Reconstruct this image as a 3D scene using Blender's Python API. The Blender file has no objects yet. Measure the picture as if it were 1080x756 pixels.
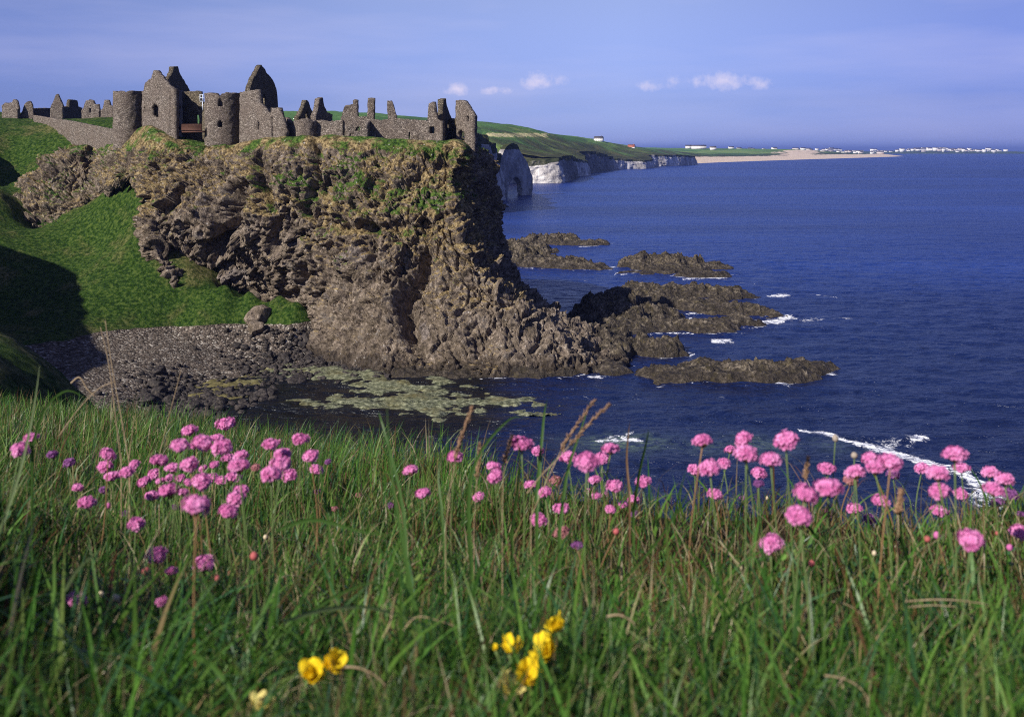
import bpy, math, random
import numpy as np

scene = bpy.context.scene
COL = scene.collection
PI = math.pi
F = 1158.0          # focal length in photo pixels (photo is 1080 wide)
EYE = 32.0          # camera height above the sea, metres
HZ = 158.0          # photo row of the sea horizon

# ------------------------------------------------------------------ camera
cam_data = bpy.data.cameras.new('camera')
cam = bpy.data.objects.new('camera', cam_data)
COL.objects.link(cam)
cam.location = (0, 0, EYE)
cam.rotation_euler = (PI / 2, 0, 0)
cam_data.sensor_width = 36.0
cam_data.lens = 36.0 * F / 1080.0
cam_data.shift_y = -(378.0 - HZ) / 1080.0
cam_data.clip_start = 0.05
cam_data.clip_end = 200000.0
cam_data.dof.use_dof = True
cam_data.dof.focus_distance = 30.0
cam_data.dof.aperture_fstop = 13.0
scene.camera = cam

# ------------------------------------------------------------------ sky and sun
SUN_EL = math.radians(33.0)
SUN_AZ = math.radians(42.0)        # to the left of straight-behind the camera
SUN_DIR = (-math.sin(SUN_AZ) * math.cos(SUN_EL), -math.cos(SUN_AZ) * math.cos(SUN_EL), math.sin(SUN_EL))
world = bpy.data.worlds.new('World')
scene.world = world
world.use_nodes = True
wn, wl = world.node_tree.nodes, world.node_tree.links
wn.clear()
w_out = wn.new('ShaderNodeOutputWorld')
w_bg = wn.new('ShaderNodeBackground')
w_bg.inputs['Strength'].default_value = 0.066
sky = wn.new('ShaderNodeTexSky')
sky.sky_type = 'NISHITA'
sky.sun_disc = False
sky.sun_elevation = SUN_EL
sky.sun_rotation = math.radians(180.0) + SUN_AZ
sky.altitude = 0.0
sky.air_density = 1.0
sky.dust_density = 0.6
sky.ozone_density = 4.0
w_tint = wn.new('ShaderNodeMix'); w_tint.data_type = 'RGBA'; w_tint.blend_type = 'MULTIPLY'
w_tint.inputs[0].default_value = 1.0
wl.new(sky.outputs[0], w_tint.inputs[6])
w_geo = wn.new('ShaderNodeTexCoord')
w_sep = wn.new('ShaderNodeSeparateXYZ')
wl.new(w_geo.outputs['Generated'], w_sep.inputs[0])
# grade of the sky from horizon to zenith (violet-blue film rendering)
w_ramp = wn.new('ShaderNodeValToRGB')
w_ramp.color_ramp.elements[0].position = 0.0; w_ramp.color_ramp.elements[0].color = (0.80, 1.0, 2.35, 1)
w_ramp.color_ramp.elements[1].position = 0.6; w_ramp.color_ramp.elements[1].color = (0.80, 0.78, 1.15, 1)
for _p, _c in [(0.016, (0.74, 0.86, 1.92, 1)), (0.042, (0.69, 0.74, 1.5, 1)), (0.135, (1.2, 0.98, 1.31, 1)), (0.25, (0.95, 0.86, 1.25, 1))]:
    _e = w_ramp.color_ramp.elements.new(_p); _e.color = _c
# polarised sky: darker to either side of the view over the sea
w_side = wn.new('ShaderNodeValToRGB')
w_side.color_ramp.elements[0].position = 0.0; w_side.color_ramp.elements[0].color = (.70, .75, .88, 1)
w_side.color_ramp.elements[1].position = 1.0; w_side.color_ramp.elements[1].color = (.56, .60, .76, 1)
for _p, _c in [(0.30, (.73, .77, .90, 1)), (0.44, (.97, .98, 1, 1)), (0.55, (1, 1, 1, 1)), (0.70, (.60, .63, .78, 1))]:
    _e = w_side.color_ramp.elements.new(_p); _e.color = _c
w_xn = wn.new('ShaderNodeMath'); w_xn.operation = 'MULTIPLY_ADD'; w_xn.inputs[1].default_value = .5; w_xn.inputs[2].default_value = .5
wl.new(w_sep.outputs[0], w_xn.inputs[0]); wl.new(w_xn.outputs[0], w_side.inputs[0])
w_grade = wn.new('ShaderNodeMix'); w_grade.data_type = 'RGBA'; w_grade.blend_type = 'MULTIPLY'; w_grade.inputs[0].default_value = 1.0
wl.new(w_ramp.outputs[0], w_grade.inputs[6]); wl.new(w_side.outputs[0], w_grade.inputs[7])
wl.new(w_sep.outputs[2], w_ramp.inputs[0])
wl.new(w_grade.outputs[2], w_tint.inputs[7])


def w_math(op, a, b=None, c=None, clamp=False):
    n = wn.new('ShaderNodeMath'); n.operation = op; n.use_clamp = clamp
    for i, v in enumerate((a, b, c)):
        if v is None:
            continue
        if isinstance(v, (int, float)):
            n.inputs[i].default_value = v
        else:
            wl.new(v, n.inputs[i])
    return n.outputs[0]


# small fair-weather clouds low over the sea: puffs at given bearing and height, broken up by noise
w_u = w_math('DIVIDE', w_sep.outputs[0], w_sep.outputs[1])       # tangent of the bearing
w_v = w_math('DIVIDE', w_sep.outputs[2], w_sep.outputs[1])       # tangent of the height
w_no = wn.new('ShaderNodeTexNoise'); w_no.inputs['Scale'].default_value = 95.0; w_no.inputs['Detail'].default_value = 6.0
w_no.inputs['Roughness'].default_value = 0.62
wl.new(w_geo.outputs['Generated'], w_no.inputs['Vector'])
w_sum = None
for (cx, cy, rx, ry, k) in [(482, 94, 14, 7, 1.0), (515, 95, 11, 5, .75), (533, 96, 9, 4, .5), (566, 85, 17, 10, .9), (590, 86, 10, 6, .4),
                            (686, 91, 14, 6, .9), (712, 87, 13, 8, .45), (734, 88, 10, 7, .6), (763, 85, 25, 11, 1.0), (800, 88, 17, 7, .8)]:
    du = w_math('MULTIPLY', w_math('SUBTRACT', w_u, (cx - 540) / F), F / (rx * 1.3))
    dv = w_math('MULTIPLY', w_math('SUBTRACT', w_v, (HZ - cy) / F), F / (ry * 1.25))
    r2 = w_math('ADD', w_math('MULTIPLY', du, du), w_math('MULTIPLY', dv, dv))
    m = w_math('MULTIPLY', w_math('SUBTRACT', 1.0, w_math('SQRT', r2), clamp=False), k)
    m = w_math('MAXIMUM', m, 0.0)
    w_sum = m if w_sum is None else w_math('MAXIMUM', w_sum, m)
w_front = w_math('GREATER_THAN', w_sep.outputs[1], 0.0)
w_puff = w_math('MULTIPLY', w_math('SUBTRACT', w_math('ADD', w_math('MULTIPLY', w_sum, .75), w_math('MULTIPLY', w_math('SUBTRACT', w_no.outputs['Fac'], .5), 1.6)), 0.05, clamp=True), 1.1, clamp=True)
w_puff = w_math('MULTIPLY', w_math('MULTIPLY', w_puff, w_math('MINIMUM', w_math('MULTIPLY', w_sum, 4.0), 1.0)), w_front)
# very faint high streaks
w_map = wn.new('ShaderNodeMapping'); w_map.inputs['Scale'].default_value = (2.2, 2.2, 16.0)
w_map.inputs['Rotation'].default_value = (0, 0.12, 0)
wl.new(w_geo.outputs['Generated'], w_map.inputs[0])
w_n2 = wn.new('ShaderNodeTexNoise'); w_n2.inputs['Scale'].default_value = 1.6; w_n2.inputs['Detail'].default_value = 5.0
wl.new(w_map.outputs[0], w_n2.inputs['Vector'])
w_str = w_math('MULTIPLY', w_math('SUBTRACT', w_n2.outputs['Fac'], .45, clamp=True), 0.7)
w_all = w_math('ADD', w_math('MULTIPLY', w_puff, 0.8), w_str, clamp=True)
w_mix = wn.new('ShaderNodeMix'); w_mix.data_type = 'RGBA'
wl.new(w_all, w_mix.inputs[0])
wl.new(w_tint.outputs[2], w_mix.inputs[6])
w_mix.inputs[7].default_value = (9.0, 8.2, 10.2, 1)
wl.new(w_mix.outputs[2], w_bg.inputs['Color'])
wl.new(w_bg.outputs[0], w_out.inputs[0])

sun_data = bpy.data.lights.new('sun', 'SUN')
sun_data.energy = 4.9
sun_data.angle = math.radians(0.53)
sun_data.color = (1.0, 0.93, 0.83)
sun = bpy.data.objects.new('sun', sun_data)
COL.objects.link(sun)
from mathutils import Vector
sun.rotation_euler = Vector(SUN_DIR).to_track_quat('Z', 'Y').to_euler()
sun.location = (0, 0, 120)

scene.view_settings.view_transform = 'Standard'
scene.view_settings.look = 'None'
scene.view_settings.exposure = 0.5
scene.view_settings.gamma = 1.0
scene.view_settings.use_curve_mapping = False
scene.render.engine = 'CYCLES'
cy = scene.cycles
cy.use_denoising = False
cy.max_bounces = 6
cy.diffuse_bounces = 2
cy.glossy_bounces = 3
cy.transmission_bounces = 3
cy.transparent_max_bounces = 6
cy.volume_bounces = 0
cy.sample_clamp_indirect = 4.0
cy.caustics_reflective = False
cy.caustics_refractive = False
cy.pixel_filter_type = 'BLACKMAN_HARRIS'
cy.filter_width = 1.05

# ------------------------------------------------------------------ helpers: points and noise
RNG = np.random.default_rng(11)
random.seed(5)


def P(px, py, Y):
    """World point seen at photo position (px, py) at depth Y."""
    return np.array([(px - 540.0) / F * Y, Y, EYE - (py - HZ) / F * Y])


def PX(px, Y):
    return (px - 540.0) / F * Y


def WY(py):
    """Depth of the sea surface seen at photo row py."""
    return EYE * F / (py - HZ)


_perm = RNG.permutation(256)
_perm = np.concatenate([_perm, _perm, _perm])
_g = RNG.normal(size=(256, 3))
_g /= np.linalg.norm(_g, axis=1)[:, None]


def pnoise(p):
    p = np.asarray(p, float)
    i = np.floor(p).astype(np.int64)
    f = p - i
    u = f * f * f * (f * (f * 6 - 15) + 10)
    out = 0
    for dx in (0, 1):
        wx = u[..., 0] if dx else 1 - u[..., 0]
        for dy in (0, 1):
            wy = u[..., 1] if dy else 1 - u[..., 1]
            for dz in (0, 1):
                wz = u[..., 2] if dz else 1 - u[..., 2]
                h = _perm[_perm[_perm[(i[..., 0] + dx) & 255] + ((i[..., 1] + dy) & 255)] + ((i[..., 2] + dz) & 255)]
                g = _g[h]
                out = out + wx * wy * wz * (g[..., 0] * (f[..., 0] - dx) + g[..., 1] * (f[..., 1] - dy) + g[..., 2] * (f[..., 2] - dz))
    return out * 1.6


def fbm(p, octv=4, gain=0.5, lac=2.03):
    p = np.asarray(p, float)
    a, s, n = 1.0, 0.0, 0.0
    for k in range(octv):
        s = s + a * pnoise(p + 17.3 * k)
        n += a
        a *= gain
        p = p * lac
    return s / n * 1.3


def ridged(p, octv=4, gain=0.5, lac=2.1):
    p = np.asarray(p, float)
    a, s, n = 1.0, 0.0, 0.0
    for k in range(octv):
        s = s + a * (1 - 2 * np.abs(pnoise(p + 31.7 * k)))
        n += a
        a *= gain
        p = p * lac
    return s / n


def cellnoise(p):
    """distance to nearest and second nearest random cell point, and the nearest cell's random value"""
    p = np.asarray(p, float)
    i = np.floor(p).astype(np.int64)
    d1 = np.full(p.shape[:-1], 9.0); d2 = d1.copy(); v = np.zeros(p.shape[:-1])
    for dx in (-1, 0, 1):
        for dy in (-1, 0, 1):
            for dz in (-1, 0, 1):
                c = i + np.array([dx, dy, dz])
                h = _perm[_perm[_perm[c[..., 0] & 255] + (c[..., 1] & 255)] + (c[..., 2] & 255)]
                q = c + 0.5 + _g[h] * 0.5
                d = np.sqrt(((p - q) ** 2).sum(-1))
                nn = d < d1
                d2 = np.where(nn, d1, np.minimum(d2, d)); v = np.where(nn, h / 255.0, v); d1 = np.where(nn, d, d1)
    return d1, d2, v


_fg = RNG.normal(size=(256, 3))


def facets(p):
    """broken-rock noise: every random cell is a tilted flat face with a step to its neighbours"""
    p = np.asarray(p, float)
    i = np.floor(p).astype(np.int64)
    d1 = np.full(p.shape[:-1], 9.0); v = np.zeros(p.shape[:-1])
    for dx in (-1, 0, 1):
        for dy in (-1, 0, 1):
            for dz in (-1, 0, 1):
                c = i + np.array([dx, dy, dz])
                h = _perm[_perm[_perm[c[..., 0] & 255] + (c[..., 1] & 255)] + (c[..., 2] & 255)]
                o = p - (c + 0.5 + _g[h] * 0.5)
                d = (o ** 2).sum(-1)
                nn = d < d1
                v = np.where(nn, (o * _fg[h]).sum(-1) * .7 + (h / 255.0 - .5) * .9, v); d1 = np.where(nn, d, d1)
    return v


def sstep(a, b, x):
    t = np.clip((x - a) / (b - a), 0, 1)
    return t * t * (3 - 2 * t)


def N3(x, y, z):
    return np.stack(np.broadcast_arrays(np.asarray(x, float), np.asarray(y, float), np.asarray(z, float)), -1)


# ------------------------------------------------------------------ helpers: meshes
def make_mesh(name, verts, quads=None, tris=None, mat=None, smooth=True, attrs=None, cols=None):
    me = bpy.data.meshes.new(name)
    verts = np.asarray(verts, np.float32).reshape(-1, 3)
    loops, starts, tot = [], [], 0
    if quads is not None and len(quads):
        q = np.asarray(quads, np.int32).reshape(-1, 4)
        loops.append(q.ravel()); starts.append(np.arange(len(q)) * 4); tot = len(q) * 4
    if tris is not None and len(tris):
        t = np.asarray(tris, np.int32).reshape(-1, 3)
        loops.append(t.ravel()); starts.append(tot + np.arange(len(t)) * 3)
    loops = np.concatenate(loops); starts = np.concatenate(starts)
    me.vertices.add(len(verts)); me.vertices.foreach_set('co', verts.ravel())
    me.loops.add(len(loops)); me.loops.foreach_set('vertex_index', loops.astype(np.int32))
    me.polygons.add(len(starts)); me.polygons.foreach_set('loop_start', starts.astype(np.int32))
    me.update(calc_edges=True)
    me.validate()
    if smooth:
        me.polygons.foreach_set('use_smooth', np.ones(len(me.polygons), bool))
    for k, v in (attrs or {}).items():
        me.attributes.new(k, 'FLOAT', 'POINT').data.foreach_set('value', np.asarray(v, np.float32).ravel())
    for k, v in (cols or {}).items():
        me.attributes.new(k, 'FLOAT_COLOR', 'POINT').data.foreach_set('color', np.asarray(v, np.float32).ravel())
    if mat:
        me.materials.append(mat)
    return me


def link(name, me, parent=None, loc=None):
    o = bpy.data.objects.new(name, me)
    COL.objects.link(o)
    if parent is not None:
        o.parent = parent
    if loc is not None:
        o.location = loc
    return o


def empty(name, loc=(0, 0, 0)):
    o = bpy.data.objects.new(name, None)
    COL.objects.link(o)
    o.location = loc
    o.empty_display_size = 0.1
    return o


def tag(o, label=None, cat=None, group=None, kind=None):
    if label: o['label'] = label
    if cat: o['category'] = cat
    if group: o['group'] = group
    if kind: o['kind'] = kind
    return o


def grid_quads(nr, nc, flip=False):
    r, c = np.meshgrid(np.arange(nr - 1), np.arange(nc - 1), indexing='ij')
    a = (r * nc + c).ravel()
    q = np.stack([a, a + 1, a + nc + 1, a + nc], -1)
    return q[:, ::-1] if flip else q


def grid_normals(V):
    """V (nr, nc, 3) -> unit normals"""
    du = np.gradient(V, axis=1); dv = np.gradient(V, axis=0)
    n = np.cross(du, dv)
    return n / (np.linalg.norm(n, axis=-1)[..., None] + 1e-9)


def catmull(Q, n):
    """resample array Q (k, ...) along axis 0 to n rows"""
    k = len(Q)
    t = np.linspace(0, k - 1 - 1e-9, n)
    i = np.floor(t).astype(int); f = (t - i).reshape((-1,) + (1,) * (Q.ndim - 1))
    g = lambda j: Q[np.clip(j, 0, k - 1)]
    p0, p1, p2, p3 = g(i - 1), g(i), g(i + 1), g(i + 2)
    return 0.5 * ((2 * p1) + (-p0 + p2) * f + (2 * p0 - 5 * p1 + 4 * p2 - p3) * f ** 2 + (-p0 + 3 * p1 - 3 * p2 + p3) * f ** 3)


def tube(path, radii, sides=6, cap=True):
    """verts, quads, tris of a tube along path (k,3)"""
    path = np.asarray(path, float); k = len(path)
    radii = np.broadcast_to(radii, (k,))
    d = np.gradient(path, axis=0); d /= np.linalg.norm(d, axis=1)[:, None] + 1e-12
    ref = np.array([0.31, 0.95, 0.05]) if abs(d[0, 2]) > .5 else np.array([0, 0, 1.0])
    a = np.cross(d, ref); a /= np.linalg.norm(a, axis=1)[:, None] + 1e-12
    b = np.cross(d, a)
    th = np.arange(sides) / sides * 2 * PI
    V = path[:, None] + radii[:, None, None] * (np.cos(th)[None, :, None] * a[:, None] + np.sin(th)[None, :, None] * b[:, None])
    V = V.reshape(-1, 3)
    q = []
    for i in range(k - 1):
        for j in range(sides):
            q.append((i * sides + j, i * sides + (j + 1) % sides, (i + 1) * sides + (j + 1) % sides, (i + 1) * sides + j))
    t = []
    if cap:
        V = np.vstack([V, path[-1:]])
        c = len(V) - 1
        for j in range(sides):
            t.append(((k - 1) * sides + j, (k - 1) * sides + (j + 1) % sides, c))
    return V, q, t


class MB:
    """collects verts and faces for one mesh"""
    def __init__(s):
        s.v, s.q, s.t, s.n = [], [], [], 0

    def add(s, v, q=(), t=()):
        v = np.asarray(v, float).reshape(-1, 3)
        if len(q): s.q.append(np.asarray(q).reshape(-1, 4) + s.n)
        if len(t): s.t.append(np.asarray(t).reshape(-1, 3) + s.n)
        s.v.append(v); s.n += len(v)

    def box(s, lo, hi, R=None, o=(0, 0, 0)):
        lo, hi = np.array(lo, float), np.array(hi, float)
        c = np.array([[x, y, z] for z in (lo[2], hi[2]) for x, y in ((lo[0], lo[1]), (hi[0], lo[1]), (hi[0], hi[1]), (lo[0], hi[1]))])
        if R is not None: c = c @ np.asarray(R).T
        s.add(c + np.array(o), [(3, 2, 1, 0), (4, 5, 6, 7), (0, 1, 5, 4), (1, 2, 6, 5), (2, 3, 7, 6), (3, 0, 4, 7)])

    def mesh(s, name, mat, smooth=False, attrs=None, cols=None):
        return make_mesh(name, np.vstack(s.v), np.vstack(s.q) if s.q else None, np.vstack(s.t) if s.t else None, mat, smooth, attrs, cols)


# ------------------------------------------------------------------ helpers: materials
class NT:
    def __init__(s, name):
        s.mat = bpy.data.materials.new(name)
        s.mat.use_nodes = True
        s.n, s.l = s.mat.node_tree.nodes, s.mat.node_tree.links
        s.n.clear()
        s.out = s.n.new('ShaderNodeOutputMaterial')
        s.bsdf = s.n.new('ShaderNodeBsdfPrincipled')
        s.l.new(s.bsdf.outputs[0], s.out.inputs[0])
        s.geo = s.n.new('ShaderNodeNewGeometry')

    def put(s, sock, v):
        if v is None: return
        if hasattr(v, 'is_linked') or isinstance(v, bpy.types.NodeSocket): s.l.new(v, sock)
        else:
            if isinstance(v, (tuple, list)) and len(v) == 3 and sock.type == 'RGBA': v = (*v, 1)
            sock.default_value = v

    def math(s, op, a, b=None, clamp=False):
        n = s.n.new('ShaderNodeMath'); n.operation = op; n.use_clamp = clamp
        s.put(n.inputs[0], a); s.put(n.inputs[1], b)
        return n.outputs[0]

    def noise(s, scale, detail=5, rough=.55, vec=None, dist=0.0, stretch=None, out='Fac'):
        n = s.n.new('ShaderNodeTexNoise')
        n.inputs['Scale'].default_value = scale; n.inputs['Detail'].default_value = detail
        n.inputs['Roughness'].default_value = rough; n.inputs['Distortion'].default_value = dist
        v = vec or s.pos(stretch)
        s.l.new(v, n.inputs['Vector'])
        return n.outputs[out]

    def pos(s, stretch=None):
        v = s.geo.outputs['Position']
        if stretch:
            m = s.n.new('ShaderNodeVectorMath'); m.operation = 'MULTIPLY'
            s.l.new(v, m.inputs[0]); m.inputs[1].default_value = stretch
            v = m.outputs[0]
        return v

    def voro(s, scale, feature='F1', out='Distance', vec=None, stretch=None, rnd=1.0):
        n = s.n.new('ShaderNodeTexVoronoi'); n.feature = feature
        n.inputs['Scale'].default_value = scale; n.inputs['Randomness'].default_value = rnd
        s.l.new(vec or s.pos(stretch), n.inputs['Vector'])
        return n.outputs[out]

    def attr(s, name, out='Fac'):
        n = s.n.new('ShaderNodeAttribute'); n.attribute_name = name
        return n.outputs[out]

    def ramp(s, fac, stops, interp='LINEAR'):
        n = s.n.new('ShaderNodeValToRGB')
        s.put(n.inputs[0], fac)
        cr = n.color_ramp; cr.interpolation = interp
        while len(cr.elements) < len(stops): cr.elements.new(0.5)
        for e, (p, c) in zip(cr.elements, stops):
            e.position = p
            e.color = (*c, 1) if isinstance(c, (tuple, list)) else (c, c, c, 1)
        return n.outputs[0]

    def mix(s, fac, a, b, mode='MIX'):
        n = s.n.new('ShaderNodeMix'); n.data_type = 'RGBA'; n.blend_type = mode
        s.put(n.inputs[0], fac); s.put(n.inputs[6], a); s.put(n.inputs[7], b)
        return n.outputs[2]

    def smooth(s, x, a, b):
        n = s.n.new('ShaderNodeMapRange'); n.interpolation_type = 'SMOOTHSTEP'
        s.put(n.inputs[0], x); n.inputs[1].default_value = a; n.inputs[2].default_value = b
        return n.outputs[0]

    def bump(s, h, strength=.5, dist=.1, normal=None):
        n = s.n.new('ShaderNodeBump')
        n.inputs['Strength'].default_value = strength; n.inputs['Distance'].default_value = dist
        s.put(n.inputs['Height'], h)
        if normal is not None: s.l.new(normal, n.inputs['Normal'])
        return n.outputs[0]

    def done(s, color, rough=.9, normal=None, spec=.3, **kw):
        b = s.bsdf
        s.put(b.inputs['Base Color'], color); s.put(b.inputs['Roughness'], rough)
        b.inputs['Specular IOR Level'].default_value = spec
        if normal is not None: s.l.new(normal, b.inputs['Normal'])
        for k, v in kw.items(): s.put(b.inputs[k.replace('_', ' ')], v)
        return s.mat

# ================================================================== MATERIALS OF THE SETTING
def mat_ground():
    m = NT('terrain_ground')
    n1 = m.noise(0.35, 6, .62); n2 = m.noise(1.7, 6, .72); n3 = m.noise(0.09, 4, .5)
    green = m.ramp(n2, [(.40, (.008, .024, .003)), (.5, (.026, .060, .008)), (.61, (.075, .112, .022))])
    olive = m.ramp(n2, [(.40, (.030, .040, .010)), (.5, (.085, .090, .028)), (.61, (.19, .165, .075))])
    dry = m.math('ADD', m.attr('dry'), m.math('MULTIPLY', m.math('SUBTRACT', n1, .5), 1.5))
    dry = m.math('ADD', dry, m.math('MULTIPLY', m.math('SUBTRACT', n3, .5), 1.2))
    grass = m.mix(m.smooth(dry, .25, .85), green, olive)
    v = m.voro(1.1, stretch=(1, 1, .6), out='Color'); v2 = m.noise(5.0, 6, .7)
    rock = m.ramp(v2, [(.25, (.022, .017, .017)), (.5, (.060, .047, .043)), (.72, (.105, .085, .074)), (.85, (.20, .17, .15))])
    rockf = m.smooth(m.math('ADD', m.attr('rock'), m.math('MULTIPLY', m.math('SUBTRACT', m.noise(1.3, 5, .65), .5), .9)), .42, .58)
    c = m.mix(rockf, grass, rock)
    pv = m.n.new('ShaderNodeTexVoronoi'); pv.inputs['Scale'].default_value = 3.3
    m.l.new(m.geo.outputs['Position'], pv.inputs['Vector'])
    sv = m.n.new('ShaderNodeSeparateColor'); m.l.new(pv.outputs['Color'], sv.inputs[0])
    sh = m.ramp(sv.outputs[0], [(.0, (.035, .030, .026)), (.45, (.115, .092, .074)), (.8, (.20, .165, .135)), (1, (.42, .39, .34))])
    sh = m.mix(m.smooth(m.noise(.35, 4, .6), .4, .7), sh, m.mix(.35, sh, (.05, .042, .036)))
    shf = m.smooth(m.math('ADD', m.attr('shingle'), m.math('MULTIPLY', m.math('SUBTRACT', n2, .5), .3)), .42, .58)
    c = m.mix(shf, c, sh)
    hgt = m.math('ADD', m.math('MULTIPLY', n2, .7), m.math('MULTIPLY', m.noise(9, 5, .7), .5))
    hgt = m.math('ADD', hgt, m.math('MULTIPLY', m.math('MULTIPLY', pv.outputs['Distance'], shf), -.8))
    return m.done(c, .95, m.bump(hgt, .9, .45), spec=.12)


def mat_cliff():
    m = NT('basalt_cliff')
    big = m.noise(.16, 6, .62); mid = m.noise(.42, 6, .68); fine = m.noise(1.9, 6, .74)
    cell = m.n.new('ShaderNodeTexVoronoi'); cell.inputs['Scale'].default_value = .9
    m.l.new(m.pos((1, 1, .62)), cell.inputs['Vector'])
    sc = m.n.new('ShaderNodeSeparateColor'); m.l.new(cell.outputs['Color'], sc.inputs[0])
    mixv = m.math('ADD', m.math('MULTIPLY', fine, .62), m.math('MULTIPLY', mid, .42))
    rock = m.ramp(mixv, [(.39, (.016, .013, .011)), (.47, (.095, .075, .059)), (.55, (.225, .18, .14)), (.65, (.48, .41, .335))])
    rock = m.mix(m.smooth(sc.outputs[0], .2, .9), rock, m.mix(.45, rock, (.15, .12, .085)))
    rock = m.mix(m.smooth(m.noise(.42, 5, .6), .56, .66), rock, m.mix(.5, rock, (.05, .05, .055)))
    pale = m.ramp(fine, [(.3, (.085, .07, .062)), (.7, (.31, .265, .235))])
    rock = m.mix(m.smooth(m.math('ADD', m.attr('pale'), m.math('MULTIPLY', m.math('SUBTRACT', mid, .5), 1.3)), .5, .75), rock, pale)
    # wet, weed-dark foot
    rock = m.mix(m.attr('wet'), rock, m.mix(.72, rock, (.022, .017, .014)))
    ochre = m.ramp(fine, [(.39, (.040, .029, .013)), (.49, (.18, .13, .060)), (.61, (.40, .31, .16))])
    green = m.ramp(fine, [(.40, (.010, .026, .004)), (.5, (.044, .092, .013)), (.62, (.11, .165, .035))])
    vf = m.math('ADD', m.attr('veg'), m.math('ADD', m.math('MULTIPLY', m.math('SUBTRACT', mid, .5), 1.15), m.math('MULTIPLY', m.math('SUBTRACT', fine, .5), .95)))
    gf = m.math('ADD', m.attr('lush'), m.math('ADD', m.math('MULTIPLY', m.math('SUBTRACT', m.noise(.30, 5, .62), .5), 2.4), m.math('MULTIPLY', m.math('SUBTRACT', fine, .5), .5)))
    vegc = m.mix(m.smooth(gf, .38, .72), ochre, green)
    c = m.mix(m.smooth(vf, .42, .66), rock, vegc)
    # orange lichen and white guano specks
    c = m.mix(m.math('MULTIPLY', m.smooth(m.noise(1.7, 6, .75), .60, .70), .55), c, (.16, .10, .030))
    spk = m.n.new('ShaderNodeTexVoronoi'); spk.inputs['Scale'].default_value = 1.45
    m.l.new(m.geo.outputs['Position'], spk.inputs['Vector'])
    s2 = m.n.new('ShaderNodeSeparateColor'); m.l.new(spk.outputs['Color'], s2.inputs[0])
    sp = m.math('MULTIPLY', m.math('LESS_THAN', spk.outputs['Distance'], m.math('MULTIPLY', s2.outputs[1], .22)), m.math('GREATER_THAN', s2.outputs[0], .60))
    c = m.mix(m.math('MULTIPLY', sp, .6), c, (.42, .40, .38))
    h = m.math('ADD', m.math('MULTIPLY', mid, 1.2), m.math('MULTIPLY', fine, .55))
    h = m.math('ADD', h, m.math('MULTIPLY', m.voro(.9, 'DISTANCE_TO_EDGE', stretch=(1, 1, .62)), .35))
    return m.done(c, .93, m.bump(h, 1.0, .75), spec=.15)


def mat_skerry():
    m = NT('sea_rock')
    fine = m.noise(1.6, 6, .74); mid = m.noise(.4, 6, .65)
    mixv = m.math('ADD', m.math('MULTIPLY', fine, .6), m.math('MULTIPLY', mid, .45))
    rock = m.ramp(mixv, [(.40, (.008, .007, .006)), (.5, (.042, .034, .027)), (.58, (.11, .09, .066)), (.67, (.26, .22, .165))])
    rock = m.mix(m.smooth(m.noise(.9, 5, .7), .5, .68), rock, m.mix(.55, rock, (.105, .085, .032)))
    z = m.n.new('ShaderNodeSeparateXYZ'); m.l.new(m.geo.outputs['Position'], z.inputs[0])
    wet = m.math('SUBTRACT', 1.0, m.smooth(m.math('ADD', z.outputs[2], m.math('MULTIPLY', m.math('SUBTRACT', mid, .5), 1.8)), .5, 1.7))
    rock = m.mix(m.math('MULTIPLY', wet, .75), rock, m.mix(.7, rock, (.026, .020, .014)))
    h = m.math('ADD', m.math('MULTIPLY', mid, 1.1), m.math('MULTIPLY', fine, .6))
    return m.done(rock, m.math('SUBTRACT', .92, m.math('MULTIPLY', wet, .35)), m.bump(h, 1.0, .7), spec=.25)


def mat_boulder():
    m = NT('boulder_stone')
    f = m.noise(3.0, 6, .7)
    c = m.ramp(f, [(.38, (.009, .007, .007)), (.5, (.030, .025, .023)), (.64, (.085, .07, .061))])
    return m.done(c, .7, m.bump(f, .8, .25), spec=.3)


def mat_sea():
    m = NT('sea_water')
    v = m.geo.outputs['Position']
    n1 = m.noise(.16, 4, .6, stretch=(.7, 1.2, 1), dist=.4)
    n2 = m.noise(.45, 4, .62, stretch=(.75, 1.25, 1), dist=.5)
    n3 = m.noise(1.3, 4, .6, stretch=(.8, 1.2, 1))
    sw = m.noise(.045, 3, .5, stretch=(.45, 1.3, 1))
    h = m.math('ADD', m.math('MULTIPLY', n1, 1.5), m.math('ADD', m.math('MULTIPLY', n2, .85), m.math('MULTIPLY', n3, .16)))
    h = m.math('ADD', h, m.math('MULTIPLY', sw, 2.0))
    nrm = m.bump(h, 1.0, 1.7)
    patch = m.noise(.006, 4, .55, stretch=(.35, 1.6, 1))
    deep = m.mix(m.smooth(patch, .35, .68), (.005, .018, .115), (.010, .035, .20))
    deep = m.mix(m.attr('cove_mask'), deep, (.0035, .0045, .008))  # cliff's dark reflection painted into the water colour, over a weedy bottom
    shal = m.attr('shoal')
    deep = m.mix(m.math('MULTIPLY', shal, m.smooth(m.noise(.8, 5, .7), .35, .6)), deep, (.11, .16, .10))
    fa = m.attr('foam')
    fn = m.math('ADD', m.math('MULTIPLY', m.noise(.8, 7, .75, dist=.8, stretch=(1, .55, 1)), 2.4), m.math('MULTIPLY', m.voro(.7, 'DISTANCE_TO_EDGE'), -.30))
    ff = m.math('MULTIPLY', m.smooth(m.math('ADD', fa, m.math('SUBTRACT', fn, 1.06)), .50, .85), m.smooth(fa, .04, .2))
    c = m.mix(ff, deep, (.78, .80, .84))
    m.bsdf.inputs['IOR'].default_value = 1.333; m.bsdf.inputs['Specular Tint'].default_value = (.90, .97, 1, 1)
    return m.done(c, m.math('ADD', .30, m.math('MULTIPLY', ff, .5)), nrm, spec=.5)


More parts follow.
